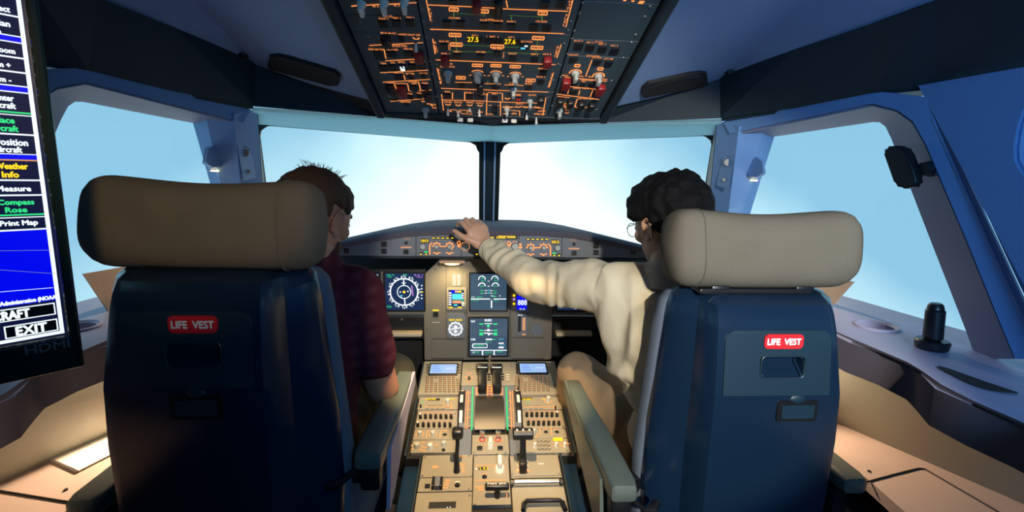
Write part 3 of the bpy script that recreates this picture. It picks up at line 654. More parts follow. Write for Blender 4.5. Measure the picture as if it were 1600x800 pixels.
# centre column
oguard(745, 5, 13, 15, REDG); oguard(779, 8, 13, 26, BLACK)
obtn(708, 2, 14, 7); obtn(851, 6, 14, 10); obtn(877, 5, 14, 11)
op.line(669, 7, 737, 10, ORG, 2.2); op.line(753, 11, 774, 12, ORG, 2); op.line(785, 13, 888, 17, ORG, 2.4); op.line(791, 0, 793, 11, ORG, 2.2)
op.line(665.5, -4, 673, 33, ORG, 1.8); op.text('FUEL', 672.5, 22, 5, 20, ORG, vert=True); op.line(896, -4, 884, 42, ORG, 1.8)
op.text('HYD', 890, 7, 5, 15, ORG, vert=True); op.text('FUEL', 883.5, 31, 5, 20, ORG, vert=True)
for x, y in ((709, 14), (756, 17), (848, 20)):
    op.frame(x, y, 14, 5, ORG, 1.6); op.text('TANK', x, y, 8, 2.4, ORG)
op.line(709, 18, 709, 26, GRND, 1.8); op.line(757, 20, 757, 26, GRND, 1); op.line(847, 23, 847, 32, GRND, 1.8); op.line(712, 20, 756, 23, GRND, .8); op.line(795, 23, 846, 26, GRND, .8); op.line(799, 24, 799, 31, GRND, 1.4)
op.text('CTR PUMPS', 710, 27.5, 18, 2.8, ORG); op.text('CTR PUMPS', 846, 33, 18, 3, ORG); op.text('X FEED', 765, 30, 12, 2.6, ORG)
for x, y, t in ((699, 36.5, None), (720, 36.5, None), (757, 39, 'PUMP 1'), (778, 39.5, 'MODE SEL'), (799, 41, 'PUMP 2'), (834, 42, None), (854, 43, None)): obtn(x, y, 14, 9.5, lab=t)
op.line(672, 45, 881, 52, ORG, 2.4)
for x, y, w_ in ((711, 54, 18), (713, 69, 18), (841, 59, 18), (839, 74, 18), (777, 72, 20)):
    op.frame(x, y, w_, 4.6, ORG, 1.6); op.text('AC BUS', x, y, w_-5, 2.5, ORG)
for a in ((712, 57, 713, 66), (713, 72, 714, 80), (723, 70, 766, 71.5), (704, 79, 768, 81), (788, 73, 811, 73), (840, 62, 839, 71), (838, 77, 837, 85), (790, 81, 845, 84)): op.line(*a, GRND, 1.2)
op.rect(742, 61, 24, 8, SEAM); op.rect(771, 63, 29, 9, SEAM); op.rect(801, 65, 24, 8, SEAM)
op.text('27.5', 739, 60.5, 17, 7.5, YEL, .0018, bold=.0004); op.text('27.6', 797, 64, 17, 7.5, YEL, .0018, bold=.0004); op.text('BAT 1', 742, 54.5, 9, 2.4, ORG); op.text('1  BAT  2', 770, 56.5, 19, 2.6, ORG); op.text('BAT 2', 799, 57.5, 9, 2.4, ORG)
obtn(819, 71, 13, 8, BLACK); op.rect(817, 73, 7, 2.6, SCYA, .0045); op.rect(822, 69.5, 5, 2.4, SWHT, .0045); op.text('EXT PWR', 823, 64.5, 18, 2.6, ORG)
for x, y, t in ((694, 71, 'BUS TIE'), (715, 87, 'GEN 1'), (751, 87.5, 'APU GEN'), (777, 82.5, 'AC ESS'), (801, 90, 'GALLEY'), (835, 91, 'GEN 2')): obtn(x, y, 12, 7.5, lab=t)
oguard(696, 91, 13, 10, REDG, 'IDG 1'); oguard(855, 93, 13, 12, REDG, 'IDG 2')
op.line(676, 60, 680, 84, ORG, 1.8); op.text('ELEC', 681, 73, 5, 18, ORG, vert=True); op.line(877, 69, 870, 90, ORG, 1.8); op.text('ELEC', 870, 80, 5, 18, ORG, vert=True); op.text('COMM', 702, 73, 3, 10, ORG, vert=True); op.text('FEED', 787, 85, 3, 10, ORG, vert=True)
op.line(681, 93, 868, 100.5, ORG, 2.4)
op.text('PACK FLOW', 699, 99, 16, 3, ORG); op.text('LO NORM HI', 699, 103.5, 22, 2.6, ORG)
for x, y, a_ in ((700, 113, 0), (746, 114, .5), (775, 115, .1), (805, 117, .3)): oknob(x, y, 7, 20, KNOB, a_, ring=(x > 710))
for x, y, t in ((746, 101.5, 'COCKPIT'), (775, 102, 'FWD'), (805, 103.5, 'AFT')):
    op.frame(x, y, 16, 3.6, ORG, 1.3); op.text(t, x, y, 11, 2.4, ORG)
    op.line(x-13, y+16, x-9, y+15, ORG, 1.6); op.line(x+9, y+15.5, x+13, y+16, ORG, 1.6)
op.line(683, 106, 689, 131, ORG, 1.6); op.text('AIR COND', 687, 118.5, 5, 23, ORG, vert=True); op.line(865, 113, 857, 136, ORG, 1.6); op.text('AIR COND', 860.5, 125, 5, 22, ORG, vert=True)
for x, y in ((720, 121), (829, 125)): op.frame(x, y, 14, 3.8, ORG, 1.3); op.text('ENG', x, y, 7, 2.4, ORG)
op.line(711, 128, 738, 128.5, ORG, 1.8); op.line(757, 130, 783, 131, ORG, 1.8); op.line(788, 132, 818, 133, ORG, 1.8); op.line(762, 126, 762, 129, GRND, 1.4)
for x, y, t in ((721, 133, None), (775, 135, None), (848, 113, 'RAM AIR'), (845, 126, 'PACK 2'), (826, 136.5, 'BLEED')): obtn(x, y, 11, 6.5, lab=t)
oguard(750, 133, 11, 13, BLACK); oknob(802, 139, 6, 20, KNOB, ring=False)
op.text('X BLEED', 803, 130, 14, 3, ORG)
op.line(689, 137.5, 857, 143.5, ORG, 2.2)
for x, y, t in ((699, 149, 'WING'), (734, 150.5, 'ENG 1'), (751, 150.5, 'ENG 2'), (773, 152, 'HEAT'), (810, 153.5, 'MAN')): obtn(x, y, 10.5, 6, lab=t)
op.rect(808, 153.5, 2, 3, RED, .0046); op.rect(812, 153.5, 2, 3, RED, .0046)
oknob(828, 157, 5, 17, KNOB, ring=False); oguard(845, 154, 10, 10, BLACK)
op.line(691, 155.5, 760, 157.5, ORG, 2); op.line(760, 158, 848, 161, ORG, 2)
for a in ((707, 144, 707, 154), (726, 143, 726, 156), (761, 145, 760, 180), (762, 144, 784, 145), (785, 145, 785, 157), (690, 147, 693, 172), (782, 158, 782, 181), (798, 172, 813, 173), (812, 173, 812, 182), (853, 152, 848, 180), (763, 164, 780, 164.5), (786, 166, 806, 167), (813, 166, 850, 169), (703, 171, 736, 172), (720, 177, 738, 178)): op.line(*a, ORG, 1.7)
for x, y in ((700, 162), (716, 163), (734, 163), (750, 163.5), (793, 152.5), (810, 165.5), (822, 166), (840, 166)):
    op.arc(x, y, 3.4, 180, 360, ORG, 2.2)
for x, y in ((702, 174), (717, 175), (733, 175), (750, 175.5), (790, 178), (803, 178), (838, 178.5)): op.arc(x, y, 3.0, 0, 180, ORG, 2.2)
for x, y, t in ((700, 158.8, 'STROBE'), (716, 159.3, 'BEACON'), (734, 159.5, 'WING'), (750, 160.5, 'NAV'), (812, 161.5, 'ANN LT'), (832, 148, 'SEAT BELTS'), (808, 148, 'SIGNS'), (757, 147, 'ANTI ICE'), (765, 178, 'OFF'), (846, 173, 'ARM'), (846, 178, 'OFF')): op.text(t, x, y, 12, 2.4, ORG)
obtn(773, 166, 9, 4.5); obtn(773, 174, 9, 4.5)
for x, y in ((700, 168), (716, 170.5), (749, 170), (823, 175), (734, 168), (838, 182)): otog(x, y, WKNOB, .024 if x != 734 else .012)
for x, y in ((719, 180), (735, 180.5), (789, 181.5), (803, 182)):
    u, v, a, b_ = OH.rect(x, y, 9, 4); bm = bmesh.new(); box(bm, (u, v-.004, .014), (a, .010, .012), .003); build('light_lever', bm, WKNOB, oh, smooth=True)
oknob(792, 169, 5, 16, KNOB, ring=True)
# right column
op.text('FLT CTL', 936, 65, 12, 2.8, ORG)
for x, y, t in ((904, 71, 'ELAC 2'), (922, 73.5, 'SEC 2'), (941, 76, 'SEC 3'), (960, 78.5, 'FAC 2')): obtn(x, y, 13.5, 9.5, lab=t)
obtn(896, 92, 13, 8, lab='CARGO HEAT'); obtn(933, 96.5, 12, 8, lab='AFT ISOL'); obtn(951, 98.5, 12, 8, lab='HOT AIR'); op.text('VENTILATION', 926, 87, 20, 2.8, ORG)
op.line(925, 93, 915, 119, ORG, 2)
for x, y in ((899, 113), (935, 118)): oknob(x, y, 6.5, 22, KNOB, -.08); op.arc(x, y, 9, -20, 200, ORG, 2); op.frame(x+3, y-11, 8, 3.4, ORG, 1.6)
op.line(878, 117, 888, 118, ORG); op.line(882, 120, 892, 121, ORG); op.line(904, 118, 912, 119, ORG); op.line(903, 122, 948, 126.5, ORG, 2.4); op.line(919, 119, 927, 120, ORG); op.line(940, 122.5, 949, 124, ORG)
op.text('CARGO SMOKE', 917, 124.5, 20, 3, ORG)
oguard(884, 128, 13, 13, REDG); oguard(938, 137, 12, 13, REDG); obtn(897, 129.5, 11, 6); obtn(911, 131, 8, 6, SEAM, 'round_button'); obtn(924, 132, 11, 6, lab=None); op.text('TEST', 912, 126.8, 7, 2, ORG)
op.line(889, 134.5, 931, 139, ORG, 2.2); op.text('FWD  AFT', 908, 137.5, 24, 2.6, ORG)
obtn(881, 141, 12, 6); obtn(896, 143, 12, 6); obtn(932, 148, 12, 6); op.line(889, 138, 887, 146, ORG, 1.8); op.line(906, 141, 904, 148, ORG, 1.8); op.line(926, 141, 922, 151, ORG, 1.8)
op.line(870, 146.5, 936, 155, ORG, 2.4); op.text('ENG MAN START', 915, 153.5, 24, 2.4, ORG); op.line(871, 150, 890, 152, ORG, 2)
for x, y in ((875, 157), (891, 159), (908, 161.5), (924, 163.5)): oguard(x, y, 10.5, 10.5, BLACK)
op.line(902, 154, 898, 166, ORG, 1.8); op.line(897, 165, 903, 169, ORG, 2.2); op.line(909, 168, 917, 167, ORG, 2.2)
obtn(904, 171, 7, 4, SEAM, 'round_button'); oknob(874, 172, 5.5, 20, ring=False); op.arc(879, 167, 5, -30, 130, ORG, 2); op.text('WIPER', 880, 161.5, 9, 3, ORG); op.text('SLOW', 887, 171, 7, 2.4, ORG); op.text('FAST', 886, 176, 7, 2.4, ORG)
for x, y in ((1003, 2), (1001, 4)): op.rect(x, y, 8, 2.5, ORG)
op.rect(976, 0, 5, 2, ORG); op.rect(989, 1, 5, 2, ORG)
op.flush('legend', {'amber_backlight': 'amber_legend', 'green_line': 'flow_line', 'yellow_display': 'voltage_digits'})
# captive screws along column edges
sc = []
for y in (14, 33, 57, 95, 115, 150): sc += [(548+y*.47, y), (656+y*.17, y)]
for y in (33, 47, 68, 100, 125, 152): sc += [(668+y*.155, y), (902-y*.30, y)]
for y in (4, 20, 48, 60, 84, 120, 165): sc += [(912-y*.30, y), (1018-y*.52, y+6)]
for x, y in sc:
    u, v = OH.uv(x, y)
    if abs(u) > .328: u = .326*(1 if u > 0 else -1)
    bm = bmesh.new(); cyl(bm, (u, v, 0), (u, v, .002), .0035, .0028, seg=10); build('screw', bm, SCREW, oh)

# ================================================================== GLARESHIELD
GS = Plane((0, 1.87, 1.0), (0, 0, 1))
gs = empty('glareshield', 'long dark glareshield with the autopilot control strip below the windshield', 'control panel', mtx=GS.M)
# local axes here: u right, v up, n toward the seats
st = [(0, .110, .10), (.19, .109, .10), (.31, .102, .10), (.45, .08, .06), (.58, .052, .04), (.80, .0, .04)]
bm = bmesh.new(); rows = []
for x, t, f_ in [(-a, b_, c_) for a, b_, c_ in st[:0:-1]]+st:
    rows.append([(x, t-.028, -.01), (x, t-.024, .012), (x, t-.008, .020), (x, t, .012), (x, t+.002, -.06), (x, t-.05, -1.02), (x, t-.08, -1.02)])
loft(bm, rows, True, True); build('padded_hood', bm, GLTOP, gs, smooth=True, angle=50)
bm = bmesh.new(); prism(bm, [(-.78, -.03, -.002), (.78, -.03, -.002), (.78, -.02, -.002), (.60, .025, -.002), (.32, .073, -.002), (.29, .078, -.002), (-.29, .078, -.002), (-.32, .073, -.002), (-.60, .025, -.002), (-.78, -.02, -.002)], (0, 0, -.02))
bm.free(); bm = bmesh.new(); prism(bm, [(-.70, 0, -.002), (.70, 0, -.002), (.60, .025, -.002), (.34, .088, -.002), (.18, .095, -.002), (-.18, .095, -.002), (-.34, .088, -.002), (-.60, .025, -.002)], (0, 0, -.02)); build('face_panel', bm, GLP, gs)
bm = bmesh.new(); box(bm, (0, -.006, -.12), (1.36, .01, .22)); build('underside', bm, BAND, gs)
gp = Pan(GS, gs)
for x in (650, 721, 811, 878): gp.line(x, 366, x, 403, SEAM, 1, .0002)
gp.line(640, 402, 885, 403, SEAM, 1.2, .0002)
def gknob(x, y, r, m=KNOB, d=.016, nm='rotary_knob'):
    u, v = GS.uv(x, y); k = gp.mpp(x, y); bm = bmesh.new(); cyl(bm, (u, v, -.001), (u, v, d), r*k, r*k*.9, bev=.0015); build(nm, bm, m, gs, smooth=True)
def gbtn(x, y, w_, h_, m=BLACK, nm='push_button'):
    u, v, a, b_ = GS.rect(x, y, w_, h_); bm = bmesh.new(); box(bm, (u, v, .001), (a, b_, .006), .001, seg=1); build(nm, bm, m, gs)
for s, cx in ((-1, 765.5), (1, 765.5)):
    X = lambda q: cx-(765.5-q)*1.0 if s < 0 else cx+(765.5-q)*.995+1
    YY = lambda q: q if s < 0 else q+2
    # q coordinates traced on the left EFIS panel
    gbtn(X(664), YY(376), 12, 7, BLACK); gp.text('1013', X(664), YY(376), 10.5, 4.5, YEL, .0045, bold=.0005)
    gknob(X(661), YY(385), 4.5)
    gbtn(X(658), YY(396.5), 5, 4); gp.rect(X(658), YY(397), 2.6, 2, YEL, .0045)
    gbtn(X(666), YY(395), 5.5, 6, BLACK); gp.rect(X(666), YY(393.5), 5, 2.6, GRN, .0045); gp.rect(X(666), YY(397), 3.2, 1.5, YEL, .0045)
    gp.line(X(671.5), YY(383), X(671.5), YY(398), ORG, 1.8); gp.line(X(671.5), YY(383), X(675), YY(379), ORG, 1.8)
    for k in range(5): gbtn(X(677.5+k*7.3), YY(371.7), 5.5, 3.6); gp.rect(X(677.5+k*7.3), YY(371.7), 3.8, 1.6, YEL, .0045)
    gp.arc(X(682.5), YY(385), 5.2, 0, 180, ORG, 1.5); gp.arc(X(702.5), YY(385), 5.2, -60, 180, ORG, 1.5)
    for q in (682.5, 702.5):
        gknob(X(q), YY(385), 3.4)
        for t in range(0, 181, 45):
            a = math.radians(t); gp.line(X(q)+5*math.cos(a), YY(385)-5*math.sin(a), X(q)+7.5*math.cos(a), YY(385)-7.5*math.sin(a), ORG, 1.4)
        gp.line(X(q)-6, YY(395), X(q)+6, YY(395), ORG, 1.4); gp.disc(X(q), YY(396), 2, ORG); gknob(X(q), YY(393.5), 1.2, STEEL, .02, 'toggle_switch')
    gp.line(X(688), YY(385), X(697), YY(385), ORG, 1.5)
    # wing panel
    gknob(X(634.5), YY(379.5), 2.6, BLACK, .006, 'jack'); gp.line(X(626), YY(386.5), X(643), YY(386.3), ORGD, 2.2); gbtn(X(634.5), YY(393.5), 7.5, 7)
    gp.text('CHRONO', X(636), YY(373), 11, 2, ORGD)
    gbtn(X(600), YY(381.5), 8, 8); gbtn(X(600), YY(392.5), 8, 7.5); gbtn(X(541), YY(392), 8, 8)
    for q, r_ in ((618, 396), (574, 384.6), (647, 384)): gknob(X(q), YY(r_), .9, SCREW, .0015, 'screw')
# centre autopilot unit
gp.rect(766, 371, 86, 5.5, SEAM, .0004)
for x, w_, t in ((728, 9, '250'), (762, 5, '---'), (769, 5, '---'), (783, 14, '10000'), (799, 13, '-----')): gp.text(t, x, 371, w_, 3.4 if '-' not in t else 1.4, YEL, .0016, bold=.0004)
gp.line(778, 368.6, 805, 369, YEL, .8)
for x, y, r_ in ((727, 385, 5.2), (786, 385, 4.4), (804.5, 384.5, 5.6)): gknob(x, y, r_, KNOB, .022); gp.arc(x, y, r_+1.6, 60, 300 if x > 790 else 420, ORGD, 1.3)
for x, y in ((717, 379.5), (795, 380)): gp.arc(x, y, 2.6, 0, 360, ORG, 1.3, z=.002); gp.disc(x, y+4.6, 2.4, ORG)
for x, y, w_ in ((751, 381, 2), (768, 380, 2), (772, 382, 2), (813, 382, 4), (813, 386.5, 5), (780, 379, 4), (788, 379, 4)): gp.rect(x, y, w_, 3.2, ORG)
for x, y in ((745, 397), (765, 397), (805, 398)): gbtn(x, y, 6, 4.5); gp.rect(x, y, 3.4, 1.6, YEL, .0045)
gp.flush('legend', {'amber_backlight': 'amber_legend', 'yellow_display': 'display_digits'})
# flood lamp below the glareshield
u, v = GS.uv(706, 411); th = empty('flood_lamp', 'small glowing warm flood lamp under the glareshield above the standby instruments', 'lamp', loc=(u, 1.90, .972))
bm = bmesh.new(); box(bm, (0, 0, .004), (.10, .05, .012), .004); build('housing', bm, TAN, th)
bm = bmesh.new(); ell(bm, (0, -.008, -.004), (.030, .018, .006)); build('diffuser', bm, WTUBE, th, smooth=True)
lamp('flood_light', 'SPOT', (u, 1.905, .955), 4.2, (1, .70, .32), (u-.03, 2.0, .55), .02, 150, .8)

# ================================================================== MAIN INSTRUMENT PANEL
MP = Plane((0, 2.0, .5), (0, 0, 1))
mp = empty('instrument_panel', 'main instrument panel with five lit displays below the glareshield', 'control panel', mtx=MP.M)
def mrect(x0, y0, x1, y1):
    a = MP.uv(x0, y1); b_ = MP.uv(x1, y0); return a[0], a[1], b_[0], b_[1]
bm = bmesh.new(); prism(bm, [(-.275, .03, 0), (.268, .03, 0), (.268, .40, 0), (.22, .44, 0), (.20, .47, 0), (-.20, .47, 0), (-.23, .44, 0), (-.275, .40, 0)], (0, 0, -.05)); build('centre_board', bm, PANEL2, mp)
for s in (-1, 1):
    bm = bmesh.new(); prism(bm, [(.272*s, .23, -.002), (.76*s, .23, -.002), (.76*s, .414, -.002), (.272*s, .414, -.002)], (0, 0, -.05)); build('side_board', bm, PANEL2, mp)
    bm = bmesh.new(); prism(bm, [(.272*s, -.48, -.22), (.80*s, -.48, -.22), (.80*s, .23, -.22), (.272*s, .23, -.22)], (0, 0, -.03)); build('footwell_panel', bm, BLACKM, mp)
    bm = bmesh.new(); box(bm, (.40*s, .17, -.02), (.26, .10, .03), .004); build('table_box', bm, BLACK, mp)
    bm = bmesh.new(); box(bm, (.36*s, .152, .015), (.155, .018, .04), .004); build('pull_out_table', bm, mat('table_edge', (.5, .42, .3), .5) if s < 0 else MATS['table_edge'], mp)
pp = Pan(MP, mp)
def display(x0, y0, x1, y1, m):
    a, b_, c, d = mrect(x0, y0, x1, y1); cx, cy, w_, h_ = (a+c)/2, (b_+d)/2, c-a, d-b_
    bm = bmesh.new(); o_pts = rrect(w_+.014, h_+.014, .005); i_pts = rrect(w_, h_, .003)
    loft(bm, [[(cx+x, cy+y, z) for x, y in P_] for P_, z in ((o_pts, -.001), (o_pts, .006), (i_pts, .006), (i_pts, .001))], True)
    fr = build('display_unit', bm, BLACK, mp)
    bm = bmesh.new(); prism(bm, [(cx+x, cy+y, -.001) for x, y in i_pts], (0, 0, .0026)); build('screen_glass', bm, m, fr)
ZS = .0028
display(603, 427, 662, 484, SBLK); display(735, 428, 792, 484, SGLS); display(734, 497, 793, 555, SGLS); display(540, 427, 592, 484, SBLK)
display(870, 428, 927, 484, SBLK); display(937, 428, 993, 485, SBLK)
# navigation display
def nd(cx, cy):
    pp.arc(cx, cy, 21.5, 0, 360, SWHT, 2.0, 40, ZS); pp.arc(cx, cy, 10.5, 0, 360, SWHT, 1.3, 28, ZS)
    for k in range(24):
        a = 2*PI*k/24+.1; r1 = 25.3 if k % 2 else 24.2; pp.line(cx+22*math.cos(a), cy+22*math.sin(a), cx+r1*math.cos(a), cy+r1*math.sin(a), SWHT, 1.8 if k % 2 else 1.2, ZS)
    for k, t in enumerate(('33', '30', '27', '24', '21', '18', '15', '12', '9', '6', '3', '0')): 
        a = math.radians(120+30*k); pp.text(t, cx+24.8*math.cos(a), cy-24.8*math.sin(a), 3.4, 2.8, SWHT, ZS)
    pp.line(cx-.5, cy-21, cx-.5, cy-10, SWHT, 1.8, ZS); pp.line(cx+.8, cy+10, cx+1.5, cy+21, SWHT, 1.8, ZS); pp.line(cx-4, cy-14, cx+3, cy-14, SWHT, 1.2, ZS)
    pp.line(cx+12, cy-10, cx+14, cy+6, SMAG, 1.4, ZS); pp.disc(cx, cy, 2.2, YEL, ZS); pp.disc(cx-6, cy, 1.2, SWHT, ZS); pp.disc(cx+6, cy-1, 1.2, SWHT, ZS); pp.disc(cx-4, cy+6, 1.6, SCYA, ZS)
nd(631.5, 456); nd(899, 457)
for bx in (0, 267):
    pp.text('GS 0', 610+bx, 429.5, 12, 2.4, SGRN, ZS); pp.text('TAS', 609+bx, 432.5, 8, 2.0, SGRN, ZS); pp.text('VOR', 633+bx, 429, 7, 2.4, SGRN, ZS); pp.text('ILS 1', 654+bx, 429.5, 13, 2.6, SMAG, ZS); pp.text('109.3', 656+bx, 432.8, 8, 2.2, SMAG, ZS)
    for y in (446, 451, 461, 466): pp.disc(659+bx, y, 1.2, SWHT, ZS)
    pp.rect(659+bx, 456, 4, 1.6, YEL, ZS); pp.text('VOR1', 608+bx, 479, 8, 3, SGRN, ZS)
# primary flight displays
for bx in (0, 397):
    pp.rect(566+bx, 447, 26, 13, SCYA, ZS); pp.rect(566+bx, 462, 26, 13, mat('pfd_brown', (.1, .05, 0), .4, emis=(.28, .12, .03)) if bx == 0 else MATS['pfd_brown'], ZS)
    for x in (549, 584, 573): pp.line(x+bx, 430, x+bx, 438, SWHT, 1, ZS)
    pp.line(587+bx, 440, 587+bx, 470, SDIM, 3.5, ZS); pp.rect(589+bx, 452, 4, 16, SCYA, ZS); pp.text('FL100', 588+bx, 429.5, 6, 2, SWHT, ZS)
# upper engine display
for x, y in ((753, 436), (773, 436)): pp.arc(x, y, 5, -10, 190, SWHT, 1.5, 14, ZS); pp.text('64.3', x+2.5, y+2.5, 7, 2.2, SGRN, ZS); pp.line(x, y, x+2, y-3.5, SGRN, 1, ZS)
for x, y in ((753, 447), (774, 447)): pp.arc(x, y, 5.2, 0, 180, SWHT, 1.6, 14, ZS); pp.text('471', x, y, 6, 2.4, SGRN, ZS)
for x, y, t in ((753, 454, '59.6'), (753, 458, '480'), (773, 454, '59.6'), (773, 458, '480')): pp.text(t, x, y, 6, 2.2, SGRN, ZS)
for y in (439, 447): pp.text('N1', 763.5, y, 3, 2.5, SWHT, ZS)
for y in (454, 458): pp.line(757.5, y, 761, y-.5, SWHT, 1, ZS); pp.line(765.5, y-.5, 769, y, SWHT, 1, ZS); pp.text('N2', 763.5, y-.5, 3, 2.6, SCYA, ZS)
pp.text('FOB', 739, 464, 5, 2, SWHT, ZS); pp.text('5840 KG', 749, 464, 9, 2, SGRN, ZS); pp.line(735.5, 467, 766, 467, SWHT, 1.5, ZS); pp.line(771, 467, 791, 467, SWHT, 1.5, ZS)
pp.text('APU AVAIL', 742, 468.6, 12, 2.2, SGRN, ZS); pp.text('FLAPS', 775, 468.6, 7, 2.2, SGRN, ZS); pp.line(768, 469, 768, 481, SWHT, 2, ZS); pp.line(767, 462, 775, 463, SGRN, 1.2, ZS); pp.line(767, 461.5, 770, 462.5, SWHT, 1.2, ZS); pp.disc(781, 462, 1, SWHT, ZS)
# lower system display
pp.text('BLEED', 763, 500, 11, 3.6, SWHT, ZS, bold=.0004); pp.text('TAT', 739, 502, 7, 3, SWHT, ZS, bold=.0004); pp.text('CAB', 739, 530, 7, 3, SWHT, ZS, bold=.0004)
for x in (752, 774):
    for y, h_ in ((506, 2), (516, 2), (521.5, 4.5)): pp.rect(x, y, 6, h_, SGRN, ZS)
pp.disc(763, 509, 2.4, SGRN, ZS); pp.line(757, 505.4, 769, 505.4, SWHT, 1.2, ZS); pp.line(756, 516, 770, 516, SWHT, 1, ZS); pp.disc(763, 515.5, 2.2, SWHT, ZS); pp.line(756, 520, 770, 521, SWHT, 1.6, ZS); pp.disc(764, 522.5, 1.6, SWHT, ZS)
pp.rect(764, 530, 10, 2.2, SWHT, ZS); pp.text('OPEN', 772, 530, 6, 2, SGRN, ZS); pp.text('AUTO', 783, 530, 8, 2.2, SCYA, ZS); pp.text('24 C', 763, 534.3, 9, 2, SGRN, ZS); pp.rect(783, 536, 8, 2, SWHT, ZS); pp.text('22 C', 785, 539, 8, 2, SCYA, ZS); pp.rect(783, 542.5, 8, 2.4, SWHT, ZS)
pp.frame(750, 540, 22, 6, SWHT, 1.1, ZS); pp.text('STEPS', 749, 540, 15, 3, SGRN, ZS); pp.arc(741, 540, 3, 90, 270, SWHT, 1.2, 8, ZS)
pp.line(735, 547, 792, 547, SWHT, 1.4, ZS); pp.line(754, 547, 754, 554.5, SWHT, 2, ZS); pp.line(772, 547, 772, 554.5, SWHT, 2, ZS)
pp.text('12', 746, 550, 5, 3, SGRN, ZS); pp.text('GW', 740, 550.5, 4, 3, SWHT, ZS); pp.text('10 H 24', 763, 550.5, 9, 2.4, SGRN, ZS); pp.text('KG', 781, 549, 7, 2.2, SGRN, ZS)
# standby instrument
def inst(nm, x0, y0, x1, y1, m, cut=.006, d=.008):
    a, b_, c, e_ = mrect(x0, y0, x1, y1); bm = bmesh.new()
    prism(bm, [((a+c)/2+x, (b_+e_)/2+y, -.001) for x, y in rrect(c-a, e_-b_, cut, 2)], (0, 0, d)); return build(nm, bm, m, mp)
inst('standby_instrument', 698, 449, 729, 483, PANEL); pp.rect(713, 466, 24, 27, SBLK, .0075)
pp.rect(714, 463, 15, 9, SCYA, .0079); pp.rect(711, 455, 12, 4, SBLU, .0079); pp.rect(716, 455, 10, 3, YEL, .0079); pp.rect(714, 471, 14, 4.5, ORGD, .0079)
for k in range(6): pp.rect(703.5, 457+k*3.6, 4, 2.2, SWHT, .0079); pp.rect(723, 458+k*3.4, 3, 2, SWHT if k != 3 else GRN, .0079)
pp.rect(712, 476, 6, 2.2, SCYA, .0079); 
for x in (703, 706, 717, 720): pp.rect(x, 479.5, 3, 2, YEL, .0079)
bm = bmesh.new(); u, v = MP.uv(724, 475); cyl(bm, (u, v, .006), (u, v, .02), .008, .007, bev=.001); build('baro_knob', bm, KNOB, mp, smooth=True)
# clock
inst('clock', 699, 489, 727, 527, GLP, .012); pp.text('NAV1 NAV2', 712, 499, 20, 3.4, YEL, .0079, bold=.0003)
pp.disc(712, 513, 10.5, SDIM, .0075, 24); pp.arc(712, 513, 10, 0, 360, SWHT, 2, 24, .0079)
for k in range(12): a = 2*PI*k/12; pp.disc(712+10.5*math.cos(a), 513+10.5*math.sin(a), 1.3, SWHT, .0082, 8)
pp.line(704, 514, 720, 511, SWHT, 1.6, .0083); pp.disc(712, 510, 2.5, SWHT, .0082); pp.disc(712, 517, 2.5, SWHT, .0082)
# placard, gear lever and others
bm = bmesh.new(); a, b_, c, e_ = mrect(706, 427, 721, 447); prism(bm, [(a, b_, -.001), (c, b_, -.001), (c, e_, -.001), (a, e_, -.001)], (0, 0, .003)); build('placard', bm, PANEL2, mp)
for k in range(6): pp.line(707.5, 430+k*3, 712, 430+k*3, PAPERL if False else WHT, .9, .0024); pp.line(714.5, 430+k*3, 719.5, 430+k*3, WHT, .9, .0024)
inst('switch_plate', 675, 479, 687, 503, PANEL2, .002, .003); pp.rect(681, 484.6, 10, 2.2, YEL, .0026); inst('push_button', 677, 487, 685, 494.5, BLACK, .001, .006); pp.line(675, 503.5, 687, 503.5, WHT, .8, .0015)
for x0, y0, x1, y1 in ((674, 530, 725, 559), (800, 528, 850, 559)):
    g = inst('blanking_plate', x0, y0, x1, y1, PANEL2, .002, .0035)
    for x, y in ((x0+2, y0+2), (x1-2, y0+2), (x0+2, y1-2), (x1-2, y1-2)):
        u, v = MP.uv(x, y); bm = bmesh.new(); cyl(bm, (u, v, .002), (u, v, .005), .0028, seg=8); build('screw', bm, SCREW, mp)
    pp.line(x0, y1+1.5, x1, y1+1.5, SEAM, 1.2, .0006); pp.line(x0, y0-.5, x1, y0-.5, SEAM, .9, .0006)
for x in (730, 797): pp.line(x, 428, x, 560, SEAM, .8, .0006)
pp.line(697, 415, 697, 560, SEAM, .5, .0006)
inst('radio_display', 803, 455, 826, 486, GLP, .004); pp.rect(815, 472, 16, 22, SBLU, .0075); pp.text('888', 816, 472, 14, 8, SWHT, .0079, bold=.0006); pp.text('ILS', 816, 482, 8, 2.6, SWHT, .0079)
for y in (461, 467, 474): pp.disc(803, y, 2, YEL if y != 467 else SMAG, .0079)
inst('gear_lever_plate', 806, 490, 825, 524, GLP, .006, .004); pp.rect(811.5, 506, 4.5, 24, SEAM, .0036); pp.rect(818.5, 506, 4.5, 20, ORGD, .0036); pp.rect(818.5, 522, 6, 2.5, ORGD, .0036)
for x in (810.5, 814.5): pp.disc(x, 492, 1.1, SWHT, .0036)
a, b_, c, e_ = mrect(829, 505, 848, 525); bm = bmesh.new(); cyl(bm, ((a+c)/2, (b_+e_)/2, -.001), ((a+c)/2, (b_+e_)/2, .005), (c-a)/2, seg=24); build('brake_gauge', bm, GLP, mp)
for x, y in ((834, 510), (843, 510), (838, 521)): pp.arc(x, y, 2.6, 200 if y < 515 else 180, 360, ORG, 1.4, 8, .0045); pp.disc(x, y, 1.1, ORGD, .0045)
pp.line(835, 513, 838, 518, GRN, .8, .0045); pp.line(842, 513, 839, 518, GRN, .8, .0045)
